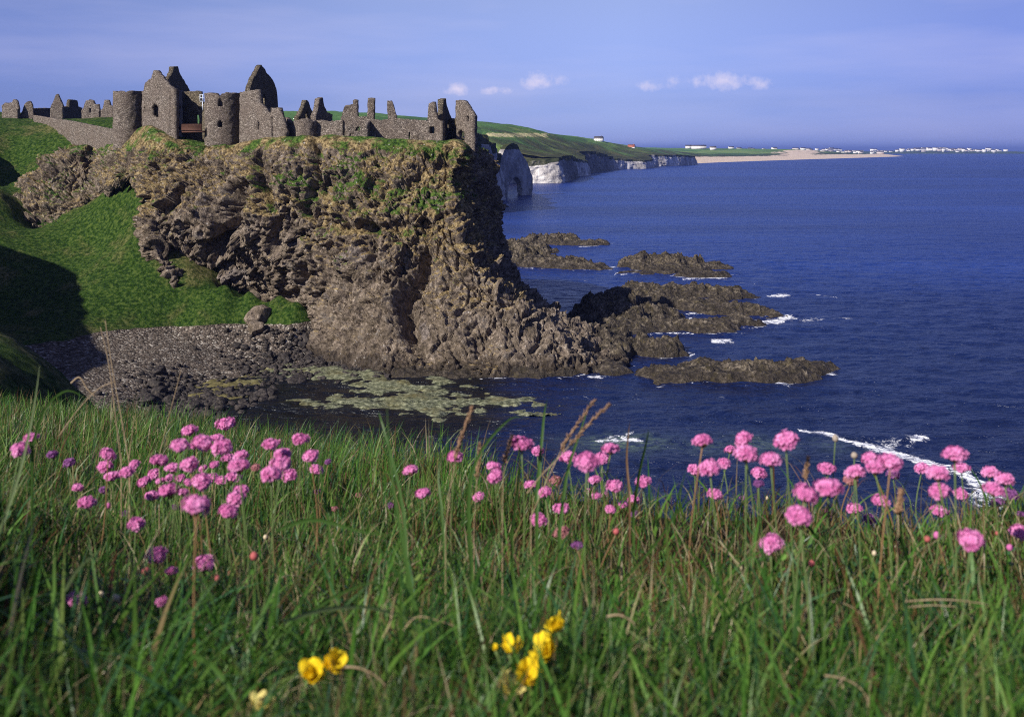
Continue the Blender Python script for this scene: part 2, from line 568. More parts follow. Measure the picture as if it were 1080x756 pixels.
def mat_weed():
    m = NT('seaweed')
    f = m.noise(1.5, 6, .74); g = m.noise(.3, 4, .6)
    c = m.ramp(f, [(.36, (.022, .028, .014)), (.5, (.12, .13, .075)), (.64, (.30, .31, .20))])
    c = m.mix(m.smooth(m.math('ADD', g, m.attr('tan')), .45, .8), c, m.ramp(f, [(.3, (.05, .045, .015)), (.7, (.22, .19, .075))]))
    return m.done(c, .6, m.bump(f, .8, .2), spec=.3)


def mat_coast():
    m = NT('far_coast')
    a = m.attr('chalk'); n1 = m.noise(.06, 6, .65, stretch=(1, 1, .45)); n2 = m.noise(.012, 5, .6); n4 = m.noise(.25, 5, .65)
    white = m.ramp(m.math('ADD', m.math('MULTIPLY', n1, .7), m.math('MULTIPLY', n4, .3)), [(.34, (.11, .10, .10)), (.46, (.36, .34, .325)), (.58, (.70, .67, .63))])
    grey = m.ramp(n4, [(.3, (.05, .045, .045)), (.7, (.16, .15, .14))])  # painted shade for the chalk, mixed in by the dark attribute
    field = m.ramp(m.attr('field'), [(.0, (.050, .115, .026)), (.25, (.11, .21, .045)), (.5, (.07, .15, .034)), (.75, (.15, .23, .055)), (.9, (.60, .54, .27))], 'CONSTANT')
    scrub = m.ramp(n1, [(.3, (.016, .022, .010)), (.5, (.045, .052, .022)), (.7, (.085, .075, .036))])
    turf = m.mix(m.attr('scrub'), field, scrub)
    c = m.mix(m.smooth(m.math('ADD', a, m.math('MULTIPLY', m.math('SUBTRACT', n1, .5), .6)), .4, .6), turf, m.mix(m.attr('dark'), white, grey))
    c = m.mix(m.smooth(m.math('ADD', m.attr('sand'), m.math('MULTIPLY', m.math('SUBTRACT', n2, .5), .3)), .4, .6), c, (.62, .50, .38))
    return m.done(c, .95, m.bump(m.math('ADD', n1, m.math('MULTIPLY', n4, .4)), .8, 4.0), spec=.1)


M_GROUND, M_CLIFF, M_SKERRY, M_BOULDER = mat_ground(), mat_cliff(), mat_skerry(), mat_boulder()
M_SEA, M_WEED, M_COAST = mat_sea(), mat_weed(), mat_coast()


# ================================================================== THE COVE AND THE MAINLAND (one sheet of terrain)
def tps_fit(C):
    C = np.array(C, float)
    xy, z = C[:, :2] / 100.0, C[:, 2]
    d2 = ((xy[:, None] - xy[None]) ** 2).sum(-1)
    K = np.where(d2 > 0, d2 * np.log(d2 + 1e-12) * .5, 0) + np.eye(len(C)) * 1e-4
    Pm = np.hstack([np.ones((len(C), 1)), xy])
    A = np.zeros((len(C) + 3,) * 2)
    A[:len(C), :len(C)] = K; A[:len(C), len(C):] = Pm; A[len(C):, :len(C)] = Pm.T
    w = np.linalg.solve(A, np.concatenate([z, np.zeros(3)]))

    def ev(x, y):
        q = np.stack([np.asarray(x, float).ravel(), np.asarray(y, float).ravel()], -1) / 100.0
        out = np.empty(len(q))
        for s in range(0, len(q), 20000):
            qq = q[s:s + 20000]
            e2 = ((qq[:, None] - xy[None]) ** 2).sum(-1)
            out[s:s + 20000] = np.where(e2 > 0, e2 * np.log(e2 + 1e-12) * .5, 0) @ w[:len(C)] + w[len(C)] + qq @ w[len(C) + 1:]
        return out.reshape(np.shape(x))
    return ev


def T(px, Y, z):
    return (PX(px, Y), Y, z)


def S(px, py, Y):
    return tuple(P(px, py, Y))


GROUND_PTS = [
    # shingle beach and water's edge
    T(330, 166, .3), T(300, 168, 1.0), T(260, 157, .2), T(200, 150, .5), T(190, 137, -.6), T(320, 150, -2.2), T(280, 140, -2.4),
    T(250, 170, 2.4), T(180, 164, 3.2), T(120, 160, 3.6), T(110, 150, 3.0), T(140, 146, 2.0), T(160, 120, -.5), T(120, 120, 2.2),
    T(258, 179, 4.4), T(180, 172, 4.6), T(110, 164, 4.6), T(300, 178, 4.2), T(325, 172, 2.4),
    # grass bowl
    S(296, 306, 176.5), S(282, 322, 175.5), S(262, 303, 177), S(255, 320, 176), S(312, 318, 174), S(300, 328, 174.5), S(225, 305, 177.5), S(240, 300, 177.5), S(200, 294, 178), S(168, 250, 184), S(110, 205, 200), S(60, 245, 194), S(0, 205, 201), S(0, 262, 185),
    S(60, 300, 177), S(150, 300, 176), S(150, 207, 190), S(163, 201, 189), S(122, 210, 195), S(140, 230, 188.5), S(105, 250, 191),
    S(0, 330, 170), S(55, 362, 156), S(90, 395, 141), S(30, 350, 158),
    # rocky spur below the left tower
    S(35, 192, 211), S(35, 240, 203), S(100, 163, 213), S(100, 204, 206), S(150, 147, 212), S(185, 150, 205), S(70, 178, 212),
    S(70, 224, 203),
    # hollow, mound and courtyard
    S(12, 172, 224), S(30, 158, 226), S(0, 197, 213), S(0, 133, 236), S(60, 135, 233), S(112, 148, 222), S(0, 125, 252), S(60, 126, 252), S(110, 128, 250),
    S(160, 130, 245), S(60, 124, 275), S(-60, 124, 260), S(60, 128, 330), S(-200, 120, 300),
    # off-frame bluff on the left
    (-109, 211, 36.5), (-112, 200, 35), (-116, 226, 38), (-103, 201, 27), (-107, 186, 23), (-116, 178, 33), (-104, 163, 33), (-95.5, 147, 33),
    (-94.5, 130, 33), (-88, 115, 33), (-83, 98, 32), (-76, 84, 31), (-92, 168, 17), (-86, 148, 11), (-80, 132, 8), (-74, 118, 10), (-140, 150, 36), (-150, 220, 38),
    (-130, 100, 35), (-160, 60, 36), (-100, 70, 33.5), (-70, 45, 32.5), (-45, 25, 32), (-30, 5, 31.5), (-150, 0, 35),
    # near knoll and the slope under the camera
    S(0, 352, 62), S(40, 372, 60), S(50, 392, 56), S(-60, 345, 60), S(25, 362, 62), S(-120, 330, 58), (-38, 48, 25), (-46, 40, 28.5), S(0, 372, 54), S(20, 395, 48), (-17, 62, 8), (-15, 55, 8), (-18, 72, 6), (-25, 78, 6), T(60, 80, 9), T(0, 85, 14), T(30, 100, 8),
    (0, 0, 31.0), (0, -30, 31.5), (-8, 4, 30.6), (8, 3, 30.5), (-12, 16, 25.5), (-6, 16, 24.5), (0, 12, 24), (6, 10, 24), (-14, 26, 21), (-6, 30, 15.5), (0, 22, 14), (8, 20, 14),
    (-16, 40, 18), (-10, 50, 8), (0, 36, 2), (8, 34, 1), (0, 60, -3), (-20, 75, 2), (-25, 100, -1), (-6, 90, -4), (20, 40, -4), (20, 10, 22), (20, -10, 30), (30, 25, -2),
    (-30, 130, -3), (-10, 130, -4), (10, 150, -5), (20, 250, -5), (-20, 230, 4), (-35, 225, 14), (-50, 222, 26), (-40, 260, -2), (-65, 300, 0), (-20, 300, -6), (-20, 195, 12), (-10, 185, 4), (0, 200, -4),
]
tps = tps_fit(GROUND_PTS)
gx = np.arange(-150, 20.01, .5); gy = np.arange(-40, 300.01, .5)
GX, GY = np.meshgrid(gx, gy)
GZ0 = tps(GX, GY)


def seg_dist(x, y, pts):
    d = np.full(np.shape(x), 1e9)
    for (x0, y0), (x1, y1) in zip(pts[:-1], pts[1:]):
        L2 = (x1 - x0) ** 2 + (y1 - y0) ** 2 + 1e-9
        t = np.clip(((x - x0) * (x1 - x0) + (y - y0) * (y1 - y0)) / L2, 0, 1)
        d = np.minimum(d, np.hypot(x - x0 - t * (x1 - x0), y - y0 - t * (y1 - y0)))
    return d


gn = np.stack([-np.gradient(GZ0, axis=1) / .5, -np.gradient(GZ0, axis=0) / .5, np.ones_like(GZ0)], -1)
gn /= np.linalg.norm(gn, axis=-1)[..., None]
pp = N3(GX, GY, GZ0)
warp = fbm(pp / 9.0, 3) * 3.0
spur_line = [(PX(36, 206), 206), (PX(70, 207), 207), (PX(110, 208), 208), (PX(150, 206), 206), (PX(182, 203), 203)]
spur = sstep(8.0, 3.5, seg_dist(GX, GY, spur_line) + warp * .8)
steep = sstep(.70, .52, gn[..., 2] + fbm(pp / 5.0, 3) * .10)
bluff = sstep(-62, -70, GX) * sstep(60, 75, GY) * steep + sstep(.6, .45, gn[..., 2]) * (GY < 150)
inbowl = (GX > -105) & (GX < -30) & (GY > 165) & (GY < 214)
steep2 = np.where(inbowl, 0, np.maximum(bluff, steep * (GY > 205)))
rockmask = np.clip(np.maximum(spur * 0, steep2), 0, 1); spur = spur * 0
rid = ridged(pp / np.array([5.5, 5.5, 8.0]), 5, .55)
disp = rockmask * (rid * 1.5 + .35) + (1 - rockmask) * (fbm(pp / 6.0, 4) * .45 + fbm(pp / 1.6, 3) * .10)
disp = disp + spur * 1.4 * fbm(pp / 12.0, 2)
nearfade = sstep(12, 24, GY)
GV = pp + gn * (disp * nearfade)[..., None]
GV[..., 2] -= 1.3 * np.exp(-((GX / 11) ** 2 + ((GY - 3) / 9) ** 2) ** 2)
shore = sstep(5.2, 4.2, GZ0 + fbm(pp / 7.0, 3) * .35) * (GY > 100) * (GX > -90)
shingle = shore * (1 - rockmask)
dry = .30 + .45 * fbm(pp / 11.0, 3) - .02 * inbowl + .25 * (GY < 80)
wig = make_mesh('hillside', GV.reshape(-1, 3), grid_quads(*GX.shape), None, M_GROUND, True,
                {'rock': rockmask.ravel(), 'shingle': shingle.ravel(), 'dry': dry.ravel()})
tag(link('hillside_terrain', wig), kind='structure')


def ground_z(x, y):
    i = int(round((y + 40) / .5)); j = int(round((x + 150) / .5))
    return float(GV[min(max(i, 0), GV.shape[0] - 1), min(max(j, 0), GV.shape[1] - 1), 2])


# ================================================================== THE CASTLE ROCK
NET = [  # columns from far left round the front to the back; rows from top to foot: (px, py, depth)
    [(8, 215, 213), (6, 222, 212), (5, 230, 211), (5, 240, 210), (5, 260, 209), (5, 280, 208)],
    [(25, 192, 212), (20, 205, 210), (17, 222, 207), (20, 240, 204), (25, 262, 203), (25, 280, 202)],
    [(63, 164, 213), (52, 185, 209), (45, 208, 206), (48, 232, 203), (55, 255, 202), (60, 275, 201)],
    [(88, 156, 212), (82, 175, 209), (78, 195, 206), (85, 213, 203), (90, 235, 202), (95, 260, 200)],
    [(99, 160, 213), (98, 178, 209), (98, 192, 206), (103, 206, 202), (105, 230, 201), (110, 255, 199)],
    [(132, 145, 203), (116, 172, 200), (108, 190, 198), (112, 206, 200), (112, 240, 203), (120, 265, 203)],
    [(157, 137, 192), (142, 172, 190), (138, 186, 191), (146, 202, 195), (146, 245, 199), (146, 275, 199)],
    [(180, 158, 186), (172, 185, 185), (164, 215, 183), (161, 250, 181), (174, 285, 178), (200, 335, 175)],
    [(226, 158, 184), (218, 195, 181), (208, 245, 180), (218, 286, 184.5), (240, 325, 187), (250, 365, 187)],
    [(275, 150, 179), (275, 195, 176), (268, 248, 176), (268, 290, 181), (282, 328, 183.5), (288, 365, 182)],
    [(330, 147, 176), (330, 195, 173.5), (332, 250, 172.5), (330, 298, 172), (338, 345, 170), (340, 385, 165.5)],
    [(398, 149, 175), (396, 195, 171), (392, 250, 169), (390, 300, 167), (390, 345, 164), (388, 388, 159.5)],
    [(448, 151, 174), (444, 195, 170), (440, 250, 168), (436, 300, 165), (432, 345, 161.5), (432, 388, 158)],
    [(474, 152, 173), (468, 195, 169.5), (476, 250, 167), (492, 300, 163), (498, 345, 160), (500, 390, 156.5)],
    [(487, 152, 173), (481, 200, 170.5), (494, 250, 167), (513, 290, 164.5), (556, 335, 161), (572, 392, 156)],
    [(496, 151, 184), (505, 200, 185), (513, 248, 183), (530, 292, 174), (592, 348, 164), (640, 389, 159)],
    [(498, 151, 191), (517, 198, 193), (523, 243, 192), (538, 290, 187), (592, 334, 176), (664, 379, 167)],
    [(492, 150, 205), (510, 200, 208), (517, 245, 208), (530, 292, 204), (565, 326, 194), (600, 350, 184)],
    [(440, 147, 228), (450, 195, 232), (458, 245, 236), (465, 290, 240), (475, 320, 240), (480, 340, 236)],
    [(330, 146, 236), (335, 195, 240), (340, 245, 244), (345, 290, 246), (350, 320, 246), (350, 350, 244)],
]
net = np.array([[P(*c) for c in col] for col in NET])                      # (columns, 6, 3)
below = net[:, -1:] + np.array([0, -1.0, -3.5])
top = net[:, :1]
cen = np.array([PX(330, 200), 200, 33.2])
in1 = top * .75 + cen * .25; in1[..., 2] = top[..., 2] + .35
in2 = top * .25 + cen * .75; in2[..., 2] = 33.6
for k, c_ in enumerate(NET):
    if c_[0][0] < 175 and c_[0][2] < 216:
        in1[k] = top[k] + np.array([-.5, 4.0, .25]); in2[k] = top[k] + np.array([-1.5, 12.0, -3.0])
net = np.concatenate([in2, in1, top, net[:, 1:], below], 1)                # rows
nu, nv = 1150, 340
A = catmull(net, nu)
A = catmull(A.swapaxes(0, 1), nv)                                          # (nv, nu, 3)
An = grid_normals(A)
if An[nv // 2, nu // 2, 1] > 0: An = -An
z = A[..., 2]
pj = N3(A[..., 0] / A[..., 1] * F + 540, HZ + (EYE - z) / A[..., 1] * F, 0)    # bearing/height coordinates used only to place gullies
face = sstep(33.4, 30.5, z)


def spot(px, py, rx, ry):
    return np.exp(-((pj[..., 0] - px) / rx) ** 2 - ((pj[..., 1] - py) / ry) ** 2) * (A[..., 1] < 186)


def gully(pts, r):
    return np.exp(-(seg_dist(pj[..., 0], pj[..., 1], pts) / r) ** 2) * (A[..., 1] < 186)


wA = A + (fbm(A / 7.0, 3)[..., None] * np.array([2.0, 2.0, 1.0]))
col_n = ridged(wA / np.array([4.5, 4.5, 15.0]), 4, .5)
blk = ridged(wA / np.array([2.6, 2.6, 2.6]) + 5, 4, .6)
d1, d2, cv = cellnoise(wA / np.array([1.9, 1.9, 2.6]))
lump = fbm(A / 14.0, 3)
bed_ = ridged(wA / np.array([7.0, 7.0, 1.7]) + 2, 3, .5)
d = face * (col_n * 1.15 * sstep(3, 15, z) + bed_ * .45 + blk * .40 + (facets(wA / np.array([3.4, 3.4, 4.2])) * 1.25 + facets(wA / np.array([1.5, 1.5, 1.2]) + 11) * .62) * (1 - .5 * sstep(13, 3, z)) + (cv - .5) * .35 + lump * 1.6 + ridged(wA / 1.15 + 3, 4, .65) * .28 + fbm(A / .42, 2) * .20) + (1 - face) * fbm(A / 3.0, 3) * .25
d = d - 5.0 * gully([(246, 205), (242, 235), (230, 260)], 9.5) - 2.2 * spot(181, 272, 9, 8) - 1.6 * gully([(222, 290), (245, 276)], 5)
d = d - 2.3 * gully([(334, 150), (333, 190), (322, 222)], 5) - 3.8 * gully([(449, 270), (440, 300), (424, 320), (432, 352)], 8) - 2.6 * spot(388, 240, 26, 5)
d = d + 1.6 * spot(410, 330, 16, 28) + 1.8 * spot(205, 235, 30, 30) - 2.2 * gully([(318, 285), (300, 318)], 6) - 2.4 * gully([(275, 195), (292, 232), (286, 262)], 6) - 1.6 * gully([(392, 262), (398, 300)], 7)
d = d + 1.2 * spot(470, 335, 22, 26) - 1.4 * gully([(520, 345), (500, 380)], 6) + 1.0 * spot(296, 190, 20, 24) - 1.0 * gully([(268, 165), (276, 200)], 5)
d = d - 1.2 * gully([(300, 205), (310, 245)], 6) - 1.2 * gully([(360, 300), (368, 350)], 6) - 1.0 * gully([(575, 345), (565, 370)], 5)
# spur to the right is more broken near the water
low = sstep(13, 2, z)
d = d + low * (ridged(A / 3.2 + 9, 4, .6) * .6)
d = d - .65 * face * (1 - np.clip((d2 - d1) / .14, 0, 1))
d = d - face * d[(face > .9) & (A[..., 1] < 186)].mean() * 1.15
A2 = A + An * d[..., None]
A2[..., 2] = np.where(z < 1.0, A2[..., 2] - .2, A2[..., 2])
n2 = grid_normals(A2)
if n2[nv // 2, nu // 2, 1] > 0: n2 = -n2
up = n2[..., 2]
px_, py_ = pj[..., 0], pj[..., 1]
right = sstep(320, 440, px_); left = sstep(150, 110, px_)
veg = .30 + .34 * sstep(6, 26, z) + .30 * fbm(A / 9.0, 3) + (up - .25) * .9 + .22 * right * sstep(12, 20, z) - .45 * sstep(11, 6, z)
veg = veg - .55 * (sstep(335, 300, px_) * sstep(215, 240, py_)) - .5 * gully([(243, 205), (242, 255)], 16) - .28 * spot(215, 240, 40, 45)
veg = veg - .5 * spot(390, 285, 45, 40) - .4 * spot(300, 165, 34, 16) - .3 * spot(430, 175, 14, 18) + .25 * spot(470, 200, 40, 45)
veg = veg - .45 * left * sstep(.55, .35, up)
veg = np.where((px_ > 489) & (A[..., 1] > 174), veg - .45, veg) + (1 - face) * .35
lush = .24 + .5 * spot(300, 195, 28, 12) + .5 * spot(355, 190, 20, 20) + .55 * spot(450, 210, 28, 12) + .3 * spot(400, 200, 40, 30) - .05 * (1 - face) + .2 * (up - .3) + .08 * left
lush = lush + .3 * spot(315, 205, 16, 30) + .25 * sstep(29, 32, z) - .25 * sstep(17, 8, z)
pale = .75 * spot(205, 284, 26, 10) + .6 * spot(255, 288, 24, 10) + .6 * spot(305, 300, 18, 9) + .6 * spot(378, 268, 30, 20) + .55 * spot(460, 290, 16, 10) + .75 * spot(447, 350, 9, 14) + .5 * spot(335, 312, 22, 10) + .16
wet = sstep(3.2, .6, z + fbm(A / 2.5, 3) * 1.2)
cm = make_mesh('castle_rock', A2.reshape(-1, 3), grid_quads(nv, nu), None, M_CLIFF, False,
               {'veg': veg.ravel(), 'lush': np.clip(lush, 0, 2).ravel(), 'pale': np.clip(pale, 0, 1.5).ravel(), 'wet': wet.ravel()})
tag(link('castle_rock_cliff', cm), kind='structure')

# ================================================================== SEA ROCKS
SKERRIES = [  # capsules (px0, depth0, px1, depth1, radius, height), label
    ([(520, 330, 548, 318, 11, 7.0), (545, 318, 566, 308, 7, 3.0), (530, 350, 560, 345, 9, 4)], 'dark rocky shelf running out from the far foot of the castle cliff'),
    ([(566, 379, 596, 378, 6.5, 3.6), (590, 374, 628, 372, 5, 1.8)], 'small low rock islet farthest out, just beyond the shelf behind the castle rock'),
    ([(562, 306, 600, 303, 8.5, 3.0), (590, 300, 624, 298, 6, 2.0)], 'flat brown rock islet in front of the farthest small islet'),
    ([(684, 301, 715, 300, 8.5, 4.6), (715, 298, 758, 297, 5, 2.0), (700, 290, 730, 292, 6, 2.2)], 'humped brown rock islet farthest right with a long low tail'),
    ([(728, 279, 756, 279, 3.6, 1.5)], 'thin low rock awash with foam just in front of the humped islet'),
    ([(672, 244, 730, 242, 7.0, 3.0), (725, 243, 770, 240, 6.0, 2.4), (655, 240, 690, 236, 6, 2.6)], 'long flat rock reef behind the large rock platform'),
    ([(630, 206, 652, 207, 7.6, 6.0), (610, 198, 650, 197, 5.5, 2.6), (655, 206, 690, 209, 5.5, 3.4), (690, 225, 750, 223, 5.5, 2.6), (745, 220, 790, 216, 5, 2.2), (660, 197, 760, 197, 4.6, 2.2), (760, 200, 782, 205, 4.0, 1.7)],
     'large brown rock platform with a rounded hump and a pool in its middle'),
    ([(798, 213, 818, 211, 2.6, 1.3)], 'small dark rock lapped by white water at the tip of the large platform'),
    ([(590, 174, 640, 173, 7, 4.2), (640, 174, 690, 174, 5.0, 3.2), (600, 180, 640, 182, 6, 3.6)], 'blunt rock tongue at the end of the castle cliff foot'),
    ([(700, 156, 760, 156, 4.6, 1.7), (755, 157, 830, 157, 5.4, 2.2), (825, 160, 866, 160, 3.6, 1.6), (790, 154, 810, 154, 4, 1.8)], 'long narrow brown reef nearest the flowers with foam at its right end'),
    ([(470, 158, 560, 157, 4, 1.6), (560, 158, 640, 160, 3.6, 1.5), (420, 160, 480, 158, 4, 1.4)], 'low wet rock apron along the foot of the castle cliff'),
    ([(664, 285, 690, 285, 2.0, .7)], 'tiny rock just breaking the surface left of the thin foamy rock'),
    ([(524, 612, 530, 612, 3.0, 2.2)], 'small pale rock with surf off the base of the white arch headland'),
]


def skerry_h(caps, x, y, full=False):
    w = N3(x, y, 0)
    wx = x + fbm(w / 6.0, 3) * 3.2; wy = y + fbm(w / 6.0 + 50, 3) * 3.2
    h = np.full(np.shape(x), -3.0); top_ = np.full(np.shape(x), .5)
    for (p0, y0, p1, y1, r, hh) in caps:
        x0, x1 = PX(p0, y0), PX(p1, y1)
        dd = seg_dist(wx, wy, [(x0, y0), (x1, y1)]) / (r * .86)
        hh = hh * .60
        hn = np.where(dd < 1.9, hh * (1 - np.clip(dd, 0, 3) ** 2.2), -3)
        top_ = np.where(hn > h, hh, top_); h = np.maximum(h, hn)
    return (h, top_) if full else h


for caps, lab in SKERRIES:
    xs = [PX(c[0], c[1]) for c in caps] + [PX(c[2], c[3]) for c in caps]; ys = [c[1] for c in caps] + [c[3] for c in caps]
    R = max(c[4] for c in caps) * 1.5 + 3
    step = .28 if min(ys) < 400 else .4
    X, Y = np.meshgrid(np.arange(min(xs) - R, max(xs) + R, step), np.arange(min(ys) - R, max(ys) + R, step))
    H, hm = skerry_h(caps, X, Y, True)
    q = N3(X, Y, np.maximum(H, -1))
    dd1, dd2, vv = cellnoise(q / np.array([2.4, 2.4, 2.4]))
    amp = np.clip(H + 1.2, 0, 2.2) / 2.2
    d3, d4, v3 = cellnoise(q / np.array([1.1, 1.1, 1.1]) + 7)
    rough = ridged(q / 5.0, 5, .6) * np.minimum(1.5, hm * .42) + (vv - .5) * np.minimum(1.3, hm * .5) + facets(q / np.array([2.0, 2.0, 1.2]) + 5) * np.minimum(.7, hm * .3) + fbm(q / .9, 3) * .26 - np.where(hm < 2.4, .55 * sstep(.0, .5, fbm(q / 4.5 + 9, 3)), 0)
    Z = H + rough * amp
    keep = (Z > -.7)
    kq = grid_quads(*X.shape)
    kf = keep.ravel()[kq].any(1)
    V = np.stack([X + fbm(q / 1.3, 2) * .3, Y + fbm(q / 1.3 + 40, 2) * .3, Z], -1).reshape(-1, 3)
    kq = kq[kf]
    used = np.unique(kq); remap = np.full(len(V), -1); remap[used] = np.arange(len(used))
    base = np.array([(min(xs) + max(xs)) / 2, (min(ys) + max(ys)) / 2, 0])
    o = link('sea_rock', make_mesh('sea_rock', V[used] - base, remap[kq], None, M_SKERRY, False), None, base)
    tag(o, lab, 'sea rock', 'sea rocks off the castle cliff')

# ================================================================== THE SEA
ry = np.concatenate([np.linspace(20, 96, 30)[:-1], 96 * np.exp(np.arange(0, np.log(460 / 96), .0042)), 470 * np.exp(np.linspace(.02, np.log(60000 / 470), 120))])
ra = np.concatenate([np.linspace(-3.2, -.30, 60)[:-1], np.linspace(-.30, .52, 640), np.linspace(.52, 3.2, 60)[1:]])
SA, SY = np.meshgrid(ra, ry)
SX = SA * SY
foam = np.zeros_like(SX); shoal = np.zeros_like(SX)
nearsea = (SY < 720) & (SX > -60) & (SX < 140)
ii = np.where(nearsea)
sx, sy = SX[ii], SY[ii]
f = np.zeros(len(sx)); sh = np.zeros(len(sx))
for caps, lab in SKERRIES:
    if caps[0][1] > 420: continue
    h = skerry_h(caps, sx, sy)
    cxm = np.mean([PX(c[2], c[3]) for c in caps])
    ring = np.exp(-((h + .95) / .6) ** 2)
    patchy = sstep(-.05, .35, fbm(N3(sx, sy, 3) / 9.0, 3))
    f = np.maximum(f, ring * patchy * .74)


def wpt(px, py):
    Y = WY(py); return PX(px, Y), Y


def foam_line(pts, wpx, k):
    global f
    w = [wpt(*p) for p in pts]
    r = wpx / F * w[0][1]
    # distance with the depth axis squeezed so bands stay long and thin
    dd = seg_dist(sx, sy * .32, [(a, b * .32) for a, b in w])
    f = np.maximum(f, 1.12 * k * np.exp(-(dd / r) ** 2))


for pts, wpx, k in [([(612, 260), (630, 259)], 2.6, .55), ([(666, 287), (682, 287)], 3, .55), ([(705, 288), (722, 287)], 2.4, .5), ([(722, 294), (764, 292)], 3.2, .62), ([(760, 288), (776, 290)], 2.4, .5),
                    ([(811, 312), (832, 311)], 3.4, .62), ([(752, 314), (768, 312)], 4, .55), ([(778, 321), (796, 326)], 3.0, .6), ([(770, 331), (800, 332)], 3, .5), ([(790, 339), (820, 338), (832, 334)], 5, .72),
                    ([(846, 337), (866, 336)], 3, .5), ([(752, 360), (768, 358)], 4.5, .62), ([(725, 331), (740, 330)], 3, .5), ([(698, 376), (712, 371)], 6, .66), ([(618, 386), (644, 389)], 6, .62), ([(630, 392), (648, 391)], 3, .5),
                    ([(822, 403), (846, 396)], 7, .7), ([(846, 397), (880, 393)], 3.5, .55), ([(600, 319), (612, 318)], 3, .5), ([(640, 353), (660, 352)], 2, .45), ([(676, 352), (712, 350)], 2, .42), ([(524, 217), (536, 216)], 3, .6),
                    ([(632, 464), (652, 462), (676, 463)], 4.5, .62), ([(846, 453), (872, 457), (910, 469)], 4.0, .72), ([(905, 467), (945, 476), (975, 486)], 8, .72), ([(960, 463), (975, 460)], 5, .6), ([(975, 486), (1005, 495), (1034, 508)], 9, .7),
                    ([(1020, 500), (1040, 515), (1042, 530)], 15, .62), ([(925, 470), (960, 464)], 7, .42), ([(760, 294), (800, 300)], 2, .36), ([(850, 310), (880, 313)], 3, .38), ([(870, 334), (900, 336)], 3, .36), ([(640, 460), (668, 456)], 2.5, .46)]:
    foam_line(pts, wpx, k)
for (px, py, rx, ryy, k) in [(655, 466, 60, 10, .8), (800, 470, 40, 14, .5), (745, 470, 30, 8, .4), (880, 470, 30, 10, .3), (700, 362, 14, 4, .25)]:
    Yc = WY(py); ya, yb = WY(py + ryy), WY(py - ryy)
    e = ((sx - PX(px, Yc)) / (rx / F * Yc)) ** 2 + ((sy - Yc) / ((yb - ya) / 2)) ** 2
    sh = np.maximum(sh, k * np.exp(-e * 1.3))
foam[ii] = f; shoal[ii] = sh
foam += sstep(.62, .8, fbm(N3(SX, SY, 0) / np.array([14, 40, 1]), 3)) * .22 * nearsea
spx = SX / SY * F + 540; spy = HZ + EYE / SY * F
cove_dark = sstep(1.35, .75, np.sqrt(((spx - 360) / 210) ** 2 + ((spy - 420) / 60) ** 2) + .2 * fbm(N3(SX, SY, 0) / 12, 3)) * (SY < 230)  # cove darkened to paint in the reflected cliff, along with dark weed below
cove_dark = np.maximum(cove_dark, .72 * sstep(330, 130, SY))  # nearer water darkened too
fade = sstep(600, 200, SY)
SZ = fade * (0.06 * np.sin((SX * .35 + SY * 1.0) * .55 + 2.5 * fbm(N3(SX, SY, 0) / 30, 2)) + .36 * fbm(N3(SX, SY * 1.6, 0) / 7.5, 4, .55) + .10 * ridged(N3(SX * .8, SY * 1.5, 3) / 5.0, 3)) * (SY > 90)
so = link('sea', make_mesh('sea', np.stack([SX, SY, SZ - .12], -1).reshape(-1, 3), grid_quads(*SX.shape), None, M_SEA, True, {'foam': foam.ravel(), 'shoal': shoal.ravel(), 'cove_mask': cove_dark.ravel()}))
tag(so, kind='structure')

# kelp beds that dry out in the cove
X, Y = np.meshgrid(np.arange(-62, 14, .22), np.arange(112, 170, .22))
PXg, PYg = X / Y * F + 540, HZ + EYE / Y * F


def ell(px, py, rx, ry, rot=0):
    a, b = PXg - px, PYg - py
    c, s_ = math.cos(rot), math.sin(rot)
    return 1 - np.sqrt(((a * c + b * s_) / rx) ** 2 + ((-a * s_ + b * c) / ry) ** 2)


cove_mask = np.maximum.reduce([ell(345, 392, 85, 8, .06), ell(235, 402, 42, 12), ell(395, 402, 50, 7, .1), ell(440, 420, 60, 17, .12), ell(375, 424, 42, 7, .05), ell(520, 424, 62, 8, .05), ell(462, 438, 14, 10), ell(458, 400, 40, 5, .1),
                         ell(330, 425, 25, 5), ell(215, 415, 25, 7)])
q = N3(X, Y, 0)
Z = cove_mask * .5 + fbm(q / 3.0, 5, .62) * .72 - .19 + fbm(q / .6, 2) * .07
Z = np.minimum(Z, .22 + fbm(q / 1.5, 3) * .1)
kq = grid_quads(*X.shape); kq = kq[((Z > -.35) & (cove_mask > -.45)).ravel()[kq].any(1)]
used = np.unique(kq); remap = np.full(X.size, -1); remap[used] = np.arange(len(used))
tan = sstep(300, 230, PXg) * .35
wo = link('seaweed', make_mesh('seaweed', np.stack([X, Y, Z], -1).reshape(-1, 3)[used], remap[kq], None, M_WEED, True, {'tan': tan.ravel()[used]}))
tag(wo, 'pale green seaweed beds drying in the shaded cove', None, None, 'stuff')


# ================================================================== BOULDERS IN THE COVE
def boulder_mesh(seed, sub=3):
    import bmesh
    bm = bmesh.new(); bmesh.ops.create_icosphere(bm, subdivisions=sub, radius=1.0)
    v = np.array([x.co[:] for x in bm.verts]); fs = np.array([[w.index for w in fc.verts] for fc in bm.faces])
    bm.free()
    r = np.random.default_rng(seed)
    for k in range(9):                                   # chop with random planes for a broken basalt look
        nrm = r.normal(size=3); nrm /= np.linalg.norm(nrm); dpl = r.uniform(.5, .85)
        ex = np.clip(v @ nrm - dpl, 0, None); v = v - ex[:, None] * nrm
    v = v * (1 + .14 * fbm(v * 1.6 + seed * 3.1, 3))[:, None]
    return make_mesh('boulder', v * np.array([1, .9, .78]), None, fs, M_BOULDER, True)


